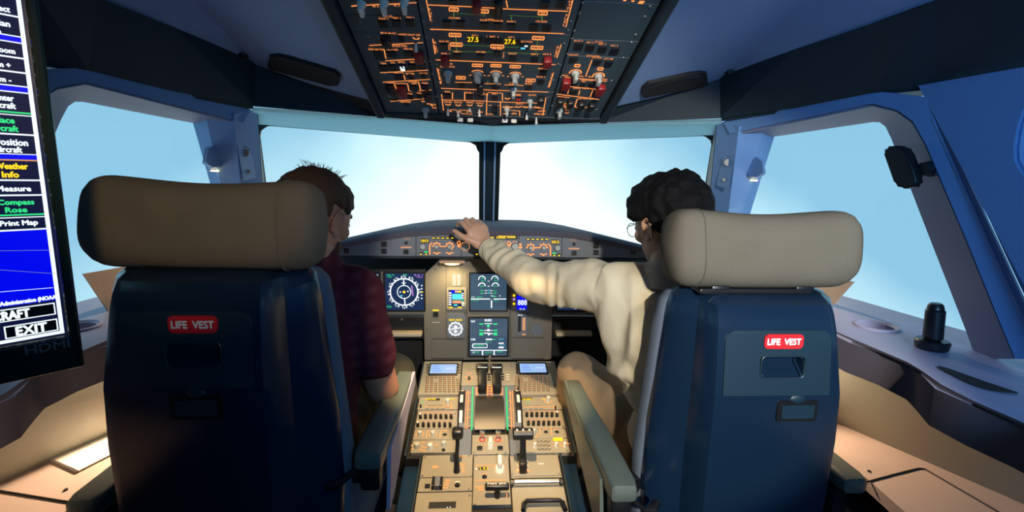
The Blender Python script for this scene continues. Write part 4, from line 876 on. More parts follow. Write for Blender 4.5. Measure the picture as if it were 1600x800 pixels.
for x, y in ((682, 420), (716, 419.5), (668, 512), (855, 512), (628, 499)):
    u, v = MP.uv(x, y); bm = bmesh.new(); cyl(bm, (u, v, -.001), (u, v, .004), .004, seg=10); build('screw', bm, SCREW, mp)
pp.flush('marking')

# ================================================================== PEDESTAL
PD = Plane((0, 1.84, .580), (0, 1, .225))
pd = empty('centre_pedestal', 'warm lit centre pedestal with throttle levers and radio panels between the two seats', 'control pedestal', mtx=PD.M)
vT = 0.0; vS = PD.uv(765, 710)[1]; vB = PD.uv(765, 800)[1]-.25
bm = bmesh.new(); prism(bm, [(-.262, vT, -.012), (-.262, vS, -.012), (.262, vS, -.012), (.262, vT, -.012)], (0, 0, -.45)); 
build('body', bm, BLACKM, pd)
bm = bmesh.new(); prism(bm, [(-.215, vS, -.012), (-.215, vB, -.012), (.215, vB, -.012), (.215, vS, -.012)], (0, 0, -.32)); build('aft_body', bm, BLACKM, pd)
for s in (-1, 1):
    bm = bmesh.new(); box(bm, (.259*s, (vT+vS)/2, -.008), (.008, vT-vS, .02), .002); build('edge_rail', bm, BAND, pd)
    lo = PD.uv(657 if s < 0 else 874, 715)[0]; 
    bm = bmesh.new(); box(bm, (.211*s, (vS+vB)/2, -.006), (.007, vS-vB, .018), .002); build('edge_rail', bm, BAND, pd)
    bm = bmesh.new(); box(bm, (.24*s, vS-.14, -.06), (.045, .27, .05), .004); build('side_box', bm, SHELL, pd)
dp = Pan(PD, pd)
def pmod(x0, y0, x1, y1, x2=None, x3=None, m=PANEL, nm='panel_module', h=.004):
    """module between pixel corners (x0,y0)-(x1,y0) top and (x2,y1)-(x3,y1) bottom; squared to the pedestal"""
    a = PD.uv(x0, y0); b_ = PD.uv(x1, y0); c = PD.uv(x2 if x2 is not None else x0, y1); d = PD.uv(x3 if x3 is not None else x1, y1)
    u0, u1 = (a[0]+c[0])/2, (b_[0]+d[0])/2
    bm = bmesh.new(); box(bm, ((u0+u1)/2, (a[1]+c[1])/2, h/2-.006), (u1-u0, a[1]-c[1], h+.012), .0012, seg=1); return build(nm, bm, m, pd)
def pbtn(x, y, w_, h_, m=BLACK, nm='push_button', h=.004, par=None, r=.0008):
    u, v, a, b_ = PD.rect(x, y, w_, h_); bm = bmesh.new(); box(bm, (u, v, .004+h/2), (a, b_, h), r, seg=1); return build(nm, bm, m, par or pd)
def pknob(x, y, r, m=KNOB, h=.016, nm='rotary_knob', par=None, cap=None):
    u, v = PD.uv(x, y); k = dp.mpp(x, y); bm = bmesh.new(); cyl(bm, (u, v, .003), (u, v, h), r*k, r*k*.82, bev=.001, seg=14); o = build(nm, bm, m, par or pd, smooth=True)
    if cap: bm = bmesh.new(); cyl(bm, (u, v, h-.0005), (u, v, h+.003), r*k*.6, seg=12); build('cap', bm, cap, o)
    return o
Z4 = .0048
for s in (-1, 1):
    X = (lambda q: q) if s < 0 else (lambda q: 1530.5-q)
    Y_ = (lambda q: q) if s < 0 else (lambda q: q-1.2)
    # colour MCDU
    a0, a1 = (662, 721) if s < 0 else (809.5, 868.5); b0, b1 = (654.5, 718) if s < 0 else (812.5, 876)
    md = pmod(a0, 567, a1, 619, b0, b1, nm='flight_management_unit', h=.008)
    cxm = 693 if s < 0 else 832.5
    u, v, w_, h_ = PD.rect(cxm, Y_(580), 42, 17)
    bm = bmesh.new(); box(bm, (u, v, .009), (w_+.008, h_+.008, .004), .001); build('bezel', bm, BLACK, md)
    dp.rect(cxm, Y_(580), 40.5, 14, SMCD, .0114)
    for k in range(3): dp.line(cxm-17, Y_(576+k*3.6), cxm-7+k*2, Y_(576+k*3.6), SBLU, 1.0, .0117); dp.line(cxm+4, Y_(576+k*3.6), cxm+17, Y_(576+k*3.6), SMAG if k != 1 else SWHT, 1.0, .0117)
    for k in range(6):
        for sd in (-24.5, 24.5): 
            if k < 4: pbtn(cxm+sd, Y_(573.5+k*4), 4, 2.0, BLACK, 'line_key', .005, md, .0004)
    # keyboard: six rows of keys
    bm = bmesh.new(); bm2 = bmesh.new()
    for r_ in range(8):
        y = Y_(592.5+r_*3.15); nn_ = 8 if r_ else 7
        for k in range(nn_):
            if r_ in (1, 2) and k in (2,): continue
            x = cxm+(-24.5+k*6.6)*(1+.012*r_)
            u, v, w_, h_ = PD.rect(x, y, 4.4, 2.1); box(bm, (u, v, .0105), (w_, h_, .005), .0008, seg=1)
            quad(bm2, (u-w_*.25, v-h_*.15, .0131), (u+w_*.25, v-h_*.15, .0131), (u+w_*.25, v+h_*.2, .0131), (u-w_*.25, v+h_*.2, .0131))
    build('keyboard', bm, mat('key_brown', (.17, .14, .10), .5) if 'key_brown' not in MATS else MATS['key_brown'], md); build('key_letters', bm2, ORGD, md, norm=False)
    for q in (657 if s < 0 else 874,): pass
    # radio management panel
    rp_ = pmod(*( (656, 622, 717, 641, 652, 716) if s < 0 else (813.5, 622, 874.5, 641, 815, 878) ), nm='radio_panel')
    dp.rect(cxm-15 if s < 0 else cxm-11, Y_(625.8), 19, 3.2, SEAM, Z4); dp.text('118.500', (673 if s < 0 else 822), 625.5, 16, 2.6, YEL, Z4+.0003, bold=.0004)
    dp.text('121.5', (706 if s < 0 else 851), 625, 9, 2.4, YEL, Z4+.0003, bold=.0003); dp.disc(660 if s < 0 else 825, 630, 1.6, GRN, Z4)
    for k in range(4): pbtn((671+k*6) if s < 0 else (823+k*7), 634.8, 4.4, 1.8, PANEL, 'push_button', .004, rp_); pbtn((668+k*8) if s < 0 else (821+k*8), 640, 5, 1.8, PANEL, 'push_button', .004, rp_)
    pknob(699.5 if s < 0 else 856.5, 632 if s < 0 else 628, 4.2, KNOB, .022, par=rp_); dp.arc(699.5 if s < 0 else 856.5, 632 if s < 0 else 628, 5.6, 0, 360, ORG, 1.2, z=Z4)
    dp.line(663 if s < 0 else 818, 637.4, 704 if s < 0 else 862, 637.4, ORG, 1.2, Z4); dp.rect(706 if s < 0 else 866, 638, 2.5, 6, ORG, Z4)
    pknob(657.5 if s < 0 else 867.5, 638 if s < 0 else 640, 1.6, BLACK, .016, 'toggle_switch', rp_)
    # audio panel : two rows of black knobs with bright caps
    ap = pmod(*((653, 643, 716, 671, 648, 714) if s < 0 else (815.5, 643, 878.5, 671, 817.5, 883)), nm='audio_panel')
    for r_, (y, x0, x1) in enumerate(((653.5, 657, 705) if s < 0 else (650.5, 823, 870), (666.5, 653, 703.5) if s < 0 else (664, 825.5, 873))):
        for k in range(7):
            x = x0+(x1-x0)*k/6
            pknob(x, y+1.5, 2.6, BLACK, .020, 'volume_knob', ap, cap=(WKNOB if (k == 0 and s < 0) or (k == 6 and s > 0 and r_ == 0) else None))
            dp.frame(x+1, y-6.2, 4.6, 1.8, ORGD, .6, Z4)
    dp.text('VHF1 VHF2 VHF3 HF1 HF2 INT CAB', (682 if s < 0 else 848), 644.9, 48, 1.4, ORGD, Z4)
    # lower radio rows
    l1 = pmod(*((648, 672, 714, 688.5, 645, 713) if s < 0 else (817.5, 672, 883.5, 686, 819, 886)), nm='light_panel')
    l2 = pmod(*((645, 689.5, 713, 709, 641, 711.5) if s < 0 else (819, 687, 886.5, 709, 820.5, 891)), nm='transponder_panel')
    if s < 0:
        for x in (656, 676.5): pknob(x, 681, 4.2, KNOB, .018, par=l1); dp.arc(x, 681, 5.6, -40, 220, ORG, 1.5, z=Z4); dp.text('FLOOD LT', x, 674.6, 13, 1.8, ORG, Z4)
        for x in (667, 688): dp.line(x+1, 674, x-1, 686.5, ORG, 1.4, Z4)
        pknob(695, 680.5, 3.4, BLACK, .006, 'round_button', l1); dp.text('AIDS', 696, 674.5, 9, 2, ORG, Z4)
        pknob(651.5, 700, 5, KNOB, .018, par=l2)
        for k in range(6): a = math.radians(-40+k*50); dp.line(651.5+6.4*math.cos(a), 700-5*math.sin(a), 651.5+9.5*math.cos(a), 700-7.4*math.sin(a), ORG, 1.8, Z4)
        pknob(672, 702, 4.8, WKNOB, .02, par=l2); pknob(693.5, 697, 4, KNOB, .018, par=l2); pknob(693, 705, 3, BLACK, .008, 'round_button', l2)
        for x, y in ((661, 693), (664, 701), (673, 693), (682, 697), (662, 706)): dp.rect(x, y, 6, 1.4, ORG, Z4)
    else:
        pknob(834, 681, 3.4, KNOB, .026, par=l1); dp.arc(834, 681, 6, 150, 390, ORG, 1.4, z=Z4)
        for x in (853, 870): pknob(x, 676.5, 3.4, BLACK, .006, 'round_button', l1); dp.text('AIDS', x-1.5, 670.5 if False else 672.6, 7, 2, ORG, Z4)
        for x in (843, 860): dp.line(x, 669.5, x+2, 681.5, ORG, 1.5, Z4)
        for r_ in range(3):
            for k in range(3): pknob(842+k*6.9+r_*.7, 691+r_*6.1, 2.3, PANEL, .009, 'digit_key', l2); dp.arc(842+k*6.9+r_*.7, 691+r_*6.1, 2.6, 0, 360, SEAM, .7, z=Z4)
        dp.rect(871.5, 688.3, 15, 5, YEL, Z4); pknob(835, 700, 2.6, WKNOB, .02, par=l2)
        for x in (868.5, 882): pknob(x, 698.5, 2.8, WKNOB, .018, 'rotary_knob', l2)
        dp.line(864, 694, 890, 695, ORG, 1.4, Z4); dp.line(874, 699, 880, 699, ORG, 1.6, Z4)
# centre: engine mode and throttle quadrant
pmod(722.5, 567, 808, 603, 721, 809.5, nm='throttle_plate'); pmod(720.5, 603.5, 809.5, 668, 717, 814, m=GLP, nm='throttle_quadrant', h=.002)
for x in (737.5, 793): pbtn(x, 574, 11, 9, PANEL, 'button_block'); 
for k in range(6): a = 2*PI*k/6; dp.disc(733+4.5*math.cos(a), 591+6.5*math.sin(a), 2.2, ORGD, Z4)
dp.rect(733, 593, 4, 6, BLACK, Z4+.0003); dp.disc(737.5, 573, 4, ORGD, Z4)
for k in range(3): dp.rect(785, 586.5+k*4, 4.5, 2.4, SEAM, Z4); dp.rect(793, 587+k*3.7, 6, .8, WHT, Z4); dp.rect(764, 587+k*4, 4.5, 2.4, SEAM, Z4); dp.rect(748, 587+k*4, 4, 2.4, SEAM, Z4)
bm = bmesh.new(); rows = []
ud0, vd0 = PD.uv(743, 620); ud1, vd1 = PD.uv(789, 672)
for i in range(13):
    t = i/12; rows.append([(ud0, vd0+(vd1-vd0)*t, .004+.03*math.sin(t*PI)), (ud1, vd0+(vd1-vd0)*t, .004+.03*math.sin(t*PI))])
loft(bm, rows); build('drum_cover', bm, mat('drum', (.03, .028, .026), .4), pd, smooth=True, angle=180)
for x in (753.5, 776):
    u, v = PD.uv(x, 600); k = dp.mpp(x, 600); bm = bmesh.new()
    box(bm, (u, v-.005, .022), (.032, .12, .04), .006); box(bm, (u, v+.052, .034), (.046, .030, .030), .008)
    th_ = build('thrust_lever', bm, BLACK, pd, smooth=True, angle=40)
    bm = bmesh.new(); tube(bm, [(u-.018, v+.038, .0465), (u+.018, v+.038, .0465)], .0016, 6); build('grip_edge', bm, STEEL, th_)
u, v = PD.uv(765, 578); bm = bmesh.new(); cyl(bm, (u, v+.01, .03), (u, v-.01, .075), .004); box(bm, (u, v-.012, .03), (.07, .012, .012), .004); build('reverser_latch', bm, STEEL, pd, smooth=True)
for k in range(8): dp.frame(765, 607+k*4.2, 7, 4.2, ORG, 1.5, .006)
for x0, xx in ((738.5, -1), (791, 1)):
    dp.line(x0, 606, x0-1.5 if xx < 0 else x0+2, 674, GRN, 2, .005)
    dp.line(x0-6 if xx < 0 else x0+6, 612, x0-8.5 if xx < 0 else x0+8.5, 672, ORG, 1.4, .005); dp.line(x0-9.5 if xx < 0 else x0+9.5, 612, x0-12 if xx < 0 else x0+12, 672, ORG, 1.2, .005)
    for k in range(5): dp.line(x0+(3.5 if xx > 0 else -3.5), 615+k*13, x0+(9 if xx > 0 else -9), 617+k*13, ORG, 1.6, .005)
    dp.rect(x0+(7 if xx < 0 else -7.5), 613, 5, 13, ORGD, .005)
dp.text('IDLE', 745.5, 629, 5, 19, RED, .0052, vert=True); dp.text('IDLE', 783.5, 629, 5, 19, RED, .0052, vert=True)
# trim wheels
for x in (724, 805.5):
    u, v0 = PD.uv(x, 596); _, v1 = PD.uv(x, 680); L = v0-v1; R_ = .13; bm = bmesh.new()
    n = 48; c = Vector((u, (v0+v1)/2, -R_+.034))
    loft(bm, [[(c.x+dx, c.y+r_*math.cos(2*PI*i/n), c.z+r_*math.sin(2*PI*i/n)) for i in range(n)] for dx, r_ in ((-.009, .09), (-.011, R_-.002), (-.008, R_), (.008, R_), (.011, R_-.002), (.009, .09))], True)
    wh = build('trim_wheel', bm, BLACK, pd, smooth=True, angle=40)
    for ph in (58, 90, 122):
        bm = bmesh.new(); A0 = [math.radians(ph-9+18*i/6) for i in range(7)]
        loft(bm, [[(c.x+dx, c.y+(R_+.0006)*math.cos(a), c.z+(R_+.0006)*math.sin(a)) for a in A0] for dx in (-.005, .005)]); build('white_mark', bm, WKNOB, wh)
# engine master panel
pmod(738, 681, 794, 711, 737, 796, nm='engine_panel'); pmod(714, 670, 737, 711, 712, 736, m=GLP, nm='corner_plate', h=.001); pmod(795, 670, 818, 711, 797, 820, m=GLP, nm='corner_plate', h=.001)
for x in (753.5, 778):
    u, v = PD.uv(x, 686); bm = bmesh.new(); cyl(bm, (u, v, .004), (u, v-.004, .026), .004, .003); box(bm, (u, v-.003, .03), (.018, .010, .009), .003); build('engine_master_switch', bm, STEEL, pd, smooth=True)
    dp.arc(x, 689, 4, 0, 360, RED, 2, z=Z4); dp.rect(x-6, 690, 3.5, 1.6, ORG, Z4); dp.rect(x+6, 690, 3.5, 1.6, ORG, Z4); dp.text('ENG', x, 681.9, 6, 1.6, ORG, Z4)
    pass
pknob(766, 700, 5.2, WKNOB, .02); u, v = PD.uv(766, 698); bm = bmesh.new(); box(bm, (u, v, .024), (.012, .024, .012), .003); build('mode_selector', bm, WKNOB, pd, smooth=True)
dp.line(756, 697, 776, 697, ORG, 1.5, Z4); dp.rect(765.5, 684, 6, 1.8, ORG, Z4); dp.rect(765.5, 689, 5, 1.8, RED, Z4)
for x in (749.5, 781.5): pbtn(x, 702.5, 8.5, 6)
# speed brake lever and flap lever
pmod(661, 713, 738.5, 747.5, 656, 738, nm='speed_brake_plate')
u, v = PD.uv(714, 738); bm = bmesh.new(); ub, vb = PD.uv(713, 747)
tube(bm, [(ub, vb+.02, .004), (ub, vb+.035, .05), (ub+.002, vb+.05, .075), (ub+.002, vb+.055, .095)], [.010, .006, .006, .006], 10); lv = build('speed_brake_lever', bm, BLACK, pd, smooth=True)
bm = bmesh.new(); box(bm, (ub+.002, vb+.06, .108), (.032, .028, .032), .008, seg=3); build('lever_grip', bm, BLACK, lv, smooth=True)
for x0, y0, x1, y1 in ((718, 727, 728, 727), (722, 727, 724, 739), (720, 739.5, 728, 739.5), (724, 733, 729, 733), (716, 714.5, 728, 714.5)): dp.line(x0, y0, x1, y1, ORG, 1.3, Z4)
dp.rect(680, 731.5, 9, 3.6, ORG, Z4)
pmod(797, 713, 872, 745, 798, 877, nm='flap_plate')
for x in (812, 820.5): dp.line(x-.5 if x < 815 else x, 718, x-1.5 if x < 815 else x+3, 739, ORG, 1.6, Z4)
for k in range(3):
    for x in (809, 824): dp.disc(x, 722+k*7, 1.3, WHT, Z4); 
dp.rect(808, 738, 6, 2.2, ORG, Z4); dp.rect(826, 738, 6, 2.2, ORG, Z4); dp.rect(845, 726.5, 9, 1.2, WHT, Z4)
ub, vb = PD.uv(817, 740); bm = bmesh.new()
box(bm, (ub, vb+.012, .022), (.022, .036, .04), .004); tube(bm, [(ub, vb+.02, .03), (ub, vb+.035, .07), (ub, vb+.045, .095)], [.011, .009, .009], 10); fl = build('flap_lever', bm, BLACK, pd, smooth=True, angle=40)
bm = bmesh.new(); cyl(bm, (ub-.03, vb+.05, .10), (ub+.03, vb+.05, .10), .017, seg=24, bev=.003); build('lever_grip', bm, BLACK, fl, smooth=True)
for dx in (-.018, .0, .018):
    bm = bmesh.new(); ell(bm, (ub+dx, vb+.047, .117), .0035, sub=2); build('grip_stud', bm, WKNOB, fl, smooth=True)
# left lower rows
pmod(656, 748.5, 738, 770, 652, 737.5, nm='handset_panel'); pbtn(668, 762, 8, 6); pknob(714.5, 760, 4.4, BLACK, .008, 'round_button'); dp.rect(715, 754.5, 7, 1.3, WHT, Z4)
for k in range(4): dp.rect(700-k*1.3, 752.5+k*3.8, 8, 1.6, ORG, Z4)
for x in (677, 684, 690): u, v = PD.uv(x, 760); bm = bmesh.new(); box(bm, (u, v, .012), (.007 if x != 684 else .014, .034, .018), .002); build('switch_lever', bm, BLACK if x != 684 else GLP, pd); 
for x in (680, 688): dp.disc(x, 754.5, 1.8, WHT, Z4)
pm_ = pmod(652, 771.5, 737.5, 806, 646, 737, nm='slotted_panel'); dp.line(670, 791.5, 712.5, 790.5, SEAM, 12, Z4); dp.disc(699, 795, 1, SWHT, Z4+.0003); dp.disc(703.5, 794.7, 1, SWHT, Z4+.0003)
# centre lower
pmod(740, 713, 795, 791, 739, 797.5, nm='rudder_trim_panel')
dp.line(743, 729.5, 788, 729, ORG, 1.6, Z4); dp.line(743, 752.7, 791, 752, ORG, 1.6, Z4); dp.rect(755, 734, 14, 4.4, SEAM, Z4); dp.text('L 0.2', 756.5, 734, 13, 3.6, YEL, Z4+.0003, bold=.0004); dp.rect(744, 734.5, 2, 2.4, WHT, Z4)
pknob(757, 747, 4, BLACK, .008, 'round_button'); dp.rect(757, 742.6, 8, 1.3, ORG, Z4)
kb_ = pknob(780.5, 736, 8, WKNOB, .018); u, v = PD.uv(780.5, 733); bm = bmesh.new(); box(bm, (u, v, .030), (.013, .034, .022), .004); build('knob_bar', bm, WKNOB, kb_, smooth=True)
for x, y in ((774, 731.5), (787.5, 731.5), (774, 735)): dp.rect(x, y, 3.5, 1.8, ORG, Z4)
u, v = PD.uv(777, 778); bm = bmesh.new(); cyl(bm, (u, v, .004), (u, v+.003, .03), .008); pb = build('park_brake_handle', bm, BLACK, pd, smooth=True)
bm = bmesh.new(); box(bm, (u-.001, v+.006, .034), (.066, .017, .018), .005, seg=3); build('handle_bar', bm, BLACK, pb, smooth=True)
bm = bmesh.new(); text(bm, 'PARK BRK', (u-.001, v+.008, .0436), (1, 0, 0), (0, 1, 0), .052, .006); build('handle_lettering', bm, WHT, pb, norm=False)
for k in range(3): dp.rect(749+k*1, 762+k*2.8, 13-k*2, 1.6, ORG, Z4)
dp.arc(783, 776, 9, -40, 30, ORG, 1.2, z=Z4)
# right lower
pmod(798, 746, 878, 806, 802, 889, nm='printer_panel')
u0, v0 = PD.uv(803, 759); u1, v1 = PD.uv(873, 758.5); bm = bmesh.new(); cyl(bm, (u0, v0, .014), (u1, v0, .014), .010, seg=20, bev=.001); build('paper_roller', bm, STEEL, pd, smooth=True)
bm = bmesh.new(); 
for uu in (u0-.006, u1+.006): cyl(bm, (uu-.004, v0, .012), (uu+.004, v0, .012), .011, seg=14)
build('roller_bracket', bm, BLACK, pd)
dp.line(800, 751.5, 872, 750.5, SEAM, 1, Z4)
bm = bmesh.new(); q = [PD.uv(x, y) for x, y in ((817, 806), (818, 796), (823, 791.5), (850, 790.5), (874, 790.5), (879, 794), (883, 806))]; tube(bm, [(a, b_, .02) for a, b_ in q], .006, 10); build('printer_handle', bm, BLACK, pd, smooth=True)
# module screws
for x, y in ((664, 716), (733, 714), (660, 745), (735, 746), (656, 751), (733, 766), (734, 776), (744, 714), (790, 714), (800, 714), (869, 712), (801, 742), (873, 742), (742, 790), (650, 672), (710, 684), (654, 644), (711, 648), (741, 709), (790, 709), (880, 669), (886, 706)):
    pknob(x, y, 1.7, SCREW, .0065, 'screw')
dp.flush('marking', {'amber_backlight': 'amber_legend', 'yellow_display': 'display_digits'})

# ================================================================== SEATS
def headrest_mesh(bm, w_, h_, d_, sag=.012):
    nx, na = 36, 40; rows = []
    for i in range(nx+1):
        t = -1+2*i/nx; e_ = abs(t)
        k = (1-max(0, (e_-.74)/.26)**2.6)**(1/2.2) if e_ < 1 else 0
        k = max(k, .03)
        row = []
        for j in range(na):
            a = 2*PI*j/na; c, s_ = math.cos(a), math.sin(a)
            q = (abs(c)**3.0+abs(s_)**3.0)**(-1/3.0)
            y = d_/2*c*q*(.45+.55*k if k > .05 else k*8*.45); z = h_/2*s_*q*(.30+.70*k)
            if k <= .05: y, z = c*d_*.2, s_*h_*.13
            z -= sag*(math.cos(t*PI*.9)*.5+.5)*(1 if s_ > 0 else .2); y += .006*noise.noise(Vector((t*3, z*14, 1)))
            row.append((t*w_/2, y, z))
        rows.append(row)
    loft(bm, rows, True, True)
def seat(root_name, label, Xc, Yr, dz, s, hr_rot, who):
    """s=+1: aisle side is +x (left seat).  Local y=0 is the rear face of the shell."""
    r = empty(root_name, label, 'seat', loc=(Xc, Yr, 0))
    X = lambda x: x*s
    Zt = 1.13+dz
    # shell: plan sections
    def ring(z, pw, sw, y0, y1, pr=None):
        pl_, pr_ = pw if isinstance(pw, tuple) else (pw, pw)
        pts = [(-pl_, y0), (-pl_-.016, y0+.006), (-sw+.012, y1-.035), (-sw, y1-.012), (-sw, y1+.02), (sw, y1+.02), (sw, y1-.002), (sw-.006, y1-.014), (pr_+(sw-pr_)*.62, y0+(y1-y0)*.66), (pr_+(sw-pr_)*.30, y0+(y1-y0)*.50), (pr_+.007, y0+.008), (pr_, y0)]
        return [(X(a), b_, z) for a, b_ in pts]
    bm = bmesh.new()
    rows = [ring(Zt+.006, .10, .135, .075, .11), ring(Zt+.002, .105, .155, .05, .11), ring(Zt-.012, (.11, .115), .172, .022, .11), ring(Zt-.032, (.11, .118), .180, .008, .11), ring(Zt-.06, (.112, .12), .184, .0, .11),
            ring(Zt-.188, (.125, .122), .196, -.014, .11), ring(Zt-.192, (.125, .122), .196, -.0145, .11), ring(Zt-.30, (.135, .120), .208, -.006, .11), ring(Zt-.45, (.14, .115), .214, .008, .11), ring(.52+dz, (.13, .11), .205, .02, .11)]
    loft(bm, rows, True, True); shell_o = build('back_shell', bm, SHELL, r, smooth=True, angle=28)
    # life vest door: rounded panel
    def py(z):     # rear face y at height
        pts = [(Zt-.45, .01), (Zt-.30, -.006), (Zt-.19, -.0145), (Zt-.06, 0), (Zt-.032, .008)]
        for (z0, a), (z1, b_) in zip(pts, pts[1:]):
            if z <= z1: t = (z-z0)/(z1-z0); return a+(b_-a)*t
        return pts[-1][1]
    def surf(poly, lift, th, nm, m, par):
        bm = bmesh.new(); q = [Vector((X(a), py(z)-lift-th, z)) for a, z in poly]; q2 = [Vector((X(a), py(z)-lift, z)) for a, z in poly]
        k = len(q); A_ = [bm.verts.new(p) for p in q]; B_ = [bm.verts.new(p) for p in q2]; bm.faces.new(A_); bm.faces.new(B_[::-1])
        for i in range(k): bm.faces.new((A_[i], B_[i], B_[(i+1) % k], A_[(i+1) % k]))
        return build(nm, bm, m, par)
    zc = Zt-.122
    door = surf([(x*1.0+(.006 if z > 0 else 0)*0, zc+z) for x, z in [(-.112, -.066), (-.112, .045), (-.108, .057), (-.098, .064), (.088, .064), (.100, .058), (.106, .046), (.108, -.066)]], -.001, .004, 'vest_door', SHELLP, r)
    # label
    lb = surf([((.0 if s > 0 else -.0)+LBX+x, Zt-.082+z) for x, z in rrect(.082, .030, .009, 4)], .0028, .0015, 'life_vest_label', REDL, door) if False else None
    lx = (-.512+.525) if s > 0 else (.567-.555)*-1
    lx = X(lx) if False else lx
    zl = Zt-.079
    bm = bmesh.new(); cy = py(zl)-.0062
    prism(bm, [(X(lx)+a, cy+(-.0)*z, zl+z) for a, z in rrect(.080, .030, .009, 4)], (0, .003, 0)); lab = build('life_vest_label', bm, REDL, door)
    lab['label'] = 'red label with white words LIFE VEST'
    bm = bmesh.new(); text(bm, 'LIFE  VEST', (X(lx), cy-.0006, zl), (1, 0, 0), (0, 0, 1), .068, .0125, bold=.0009); build('lettering', bm, WHT, lab, norm=False)
    # finger recess: a trough with a raised rim and slanted inner face
    zr = Zt-.130; hx, hz = .045, .022; rx = lx+.0*s; cyr = py(zr)-.0045
    Xr = X(rx); bm = bmesh.new()
    prism(bm, [(Xr-.043, cyr-.02, zr+.021), (Xr-.043, cyr+.030, zr+.021), (Xr-.043, cyr+.030, zr+.0), (Xr-.043, cyr+.003, zr-.022), (Xr-.043, cyr-.02, zr-.022)], (.086, 0, 0))
    bmesh.ops.recalc_face_normals(bm, faces=bm.faces[:])
    bmesh.ops.bevel(bm, geom=[e for e in bm.edges if abs(e.verts[0].co.x-e.verts[1].co.x) < 1e-5], offset=.005, segments=2, affect='EDGES')
    cut = build('cut', bm, SEAM)
    cut.location = r.location
    for tgt in (shell_o, door):
        md = tgt.modifiers.new('b', 'BOOLEAN'); md.object = cut; md.operation = 'DIFFERENCE'; md.solver = 'EXACT'; bpy.context.view_layer.update()
        nm_ = bpy.data.meshes.new_from_object(tgt.evaluated_get(bpy.context.evaluated_depsgraph_get())); tgt.modifiers.clear(); tgt.data = nm_
    bpy.data.objects.remove(cut)
    bm = bmesh.new(); tube(bm, [(Xr+a*1.02, cyr-.0005, zr-.0005+b_*1.03) for a, b_ in rrect(.088, .044, .008, 3)+rrect(.088, .044, .008, 3)[:1]], .0016, 6); build('recess_rim', bm, SHELLP, door, smooth=True)
    # latch below
    zk = Zt-.222; bm = bmesh.new(); cyk = py(zk)
    kx = X(.012) if s > 0 else X(-.05)
    prism(bm, [(kx+a, cyk-.004, zk+b_) for a, b_ in rrect(.084, .044, .006, 3)], (0, .012, 0)); kt = build('latch_frame', bm, BLACK, r)
    bm = bmesh.new(); prism(bm, [(kx+a, cyk-.0065, zk-.001+b_) for a, b_ in rrect(.068, .028, .003, 3)], (0, .004, 0)); build('latch_paddle', bm, SHELLP, kt)
    bm = bmesh.new(); ell(bm, (kx, cyk+.002, zk+.024), (.020, .008, .012)); build('latch_bump', bm, SHELLP, kt, smooth=True)
    # cushion in front of shell
    bm = bmesh.new(); rows = []
    for z, hw, y0, y1 in ((Zt-.005, .15, .12, .16), (Zt-.01, .172, .12, .175), (Zt-.03, .188, .12, .18), (Zt-.08, .196, .12, .178), (Zt-.25, .210, .12, .18), (Zt-.40, .224, .12, .18), (.50+dz, .215, .12, .19)):
        rows.append([(X(a), b_, z) for a, b_ in ((-hw, y0+.01), (-hw, y1-.02), (-hw+.03, y1), (0, y1-.015), (hw-.03, y1), (hw, y1-.02), (hw, y0+.01), (hw-.01, y0), (-hw+.01, y0))])
    loft(bm, rows, True, True); build('back_cushion', bm, BLUEFAB, r, smooth=True, angle=50)
    # headrest posts, bracket and pad
    bm = bmesh.new(); box(bm, (X(.02), .075, Zt+.008), (.24, .05, .012), .004); build('headrest_bracket', bm, BLACK, r)
    for dx in (-.085, .095):
        bm = bmesh.new(); cyl(bm, (X(dx), .075, Zt), (X(dx), .075, Zt+.05), .009, .009); box(bm, (X(dx), .07, Zt+.014), (.04, .04, .014), .005); build('headrest_post', bm, BLACK, r, smooth=True, angle=40)
    bm = bmesh.new(); headrest_mesh(bm, .405, .165, .125); hr = build('headrest', bm, FABRIC, r, smooth=True, angle=180)
    hr.location = (X(.0), .095, Zt+.082 if s > 0 else Zt+.095); hr.rotation_euler = (math.radians(-4), hr_rot, 0)
    bm = bmesh.new(); na = 40; hh = .165/2; dd = .125/2; xs = .142*s
    pts = []; xo = .1417
    for j in range(na+1):
        a = 2*PI*j/na; c, s_ = math.cos(a), math.sin(a); q = (abs(c)**3.0+abs(s_)**3.0)**(-1/3.0); z = hh*s_*q*1.0
        z -= .012*(math.cos(.70*PI*.9)*.5+.5)*(1 if s_ > 0 else .2); yy = dd*c*q; yy += .006*noise.noise(Vector((.7*s*3, z*14, 1))); pts.append((xs, yy*1.01, z*1.008))
    tube(bm, pts, .0016, 6); build('seam_piping', bm, mat('piping', (.12, .12, .09), .9) if 'piping' not in MATS else MATS['piping'], hr, smooth=True)
    # seat pan, base
    bm = bmesh.new(); box(bm, (0, .37, .47+dz), (.44, .42, .10), .03, seg=3); build('seat_cushion', bm, BLUEFAB, r, smooth=True, angle=50)
    bm = bmesh.new(); box(bm, (0, .35, .36+dz), (.42, .44, .11), .01); build('seat_pan', bm, SHELL, r)
    bm = bmesh.new(); box(bm, (0, .33, .17), (.24, .28, .30), .01); box(bm, (0, .33, .011), (.40, .46, .02), .004); build('pedestal_base', bm, BLACK, r)
    # aisle armrest
    za = (.745 if s > 0 else .68); yo = 0 if s > 0 else -.11
    ax = .262 if s > 0 else .288
    bm = bmesh.new(); rows = []
    for y, c_, hw, th in ((.11, ax, .018, .010), (.114, ax, .026, .036), (.13, ax, .029, .044), (.30, ax+.004, .030, .040), (.42, ax+.008, .026, .034), (.50, ax+.008, .024, .028), (.56, ax+.006, .022, .022), (.565, ax+.006, .016, .012)):
        q = rrect(2*hw, th, min(.008, th*.45), 3); rows.append([(X(c_)+a, y+yo*(1-(y-.11)/.46), za-.022+b_) for a, b_ in q])
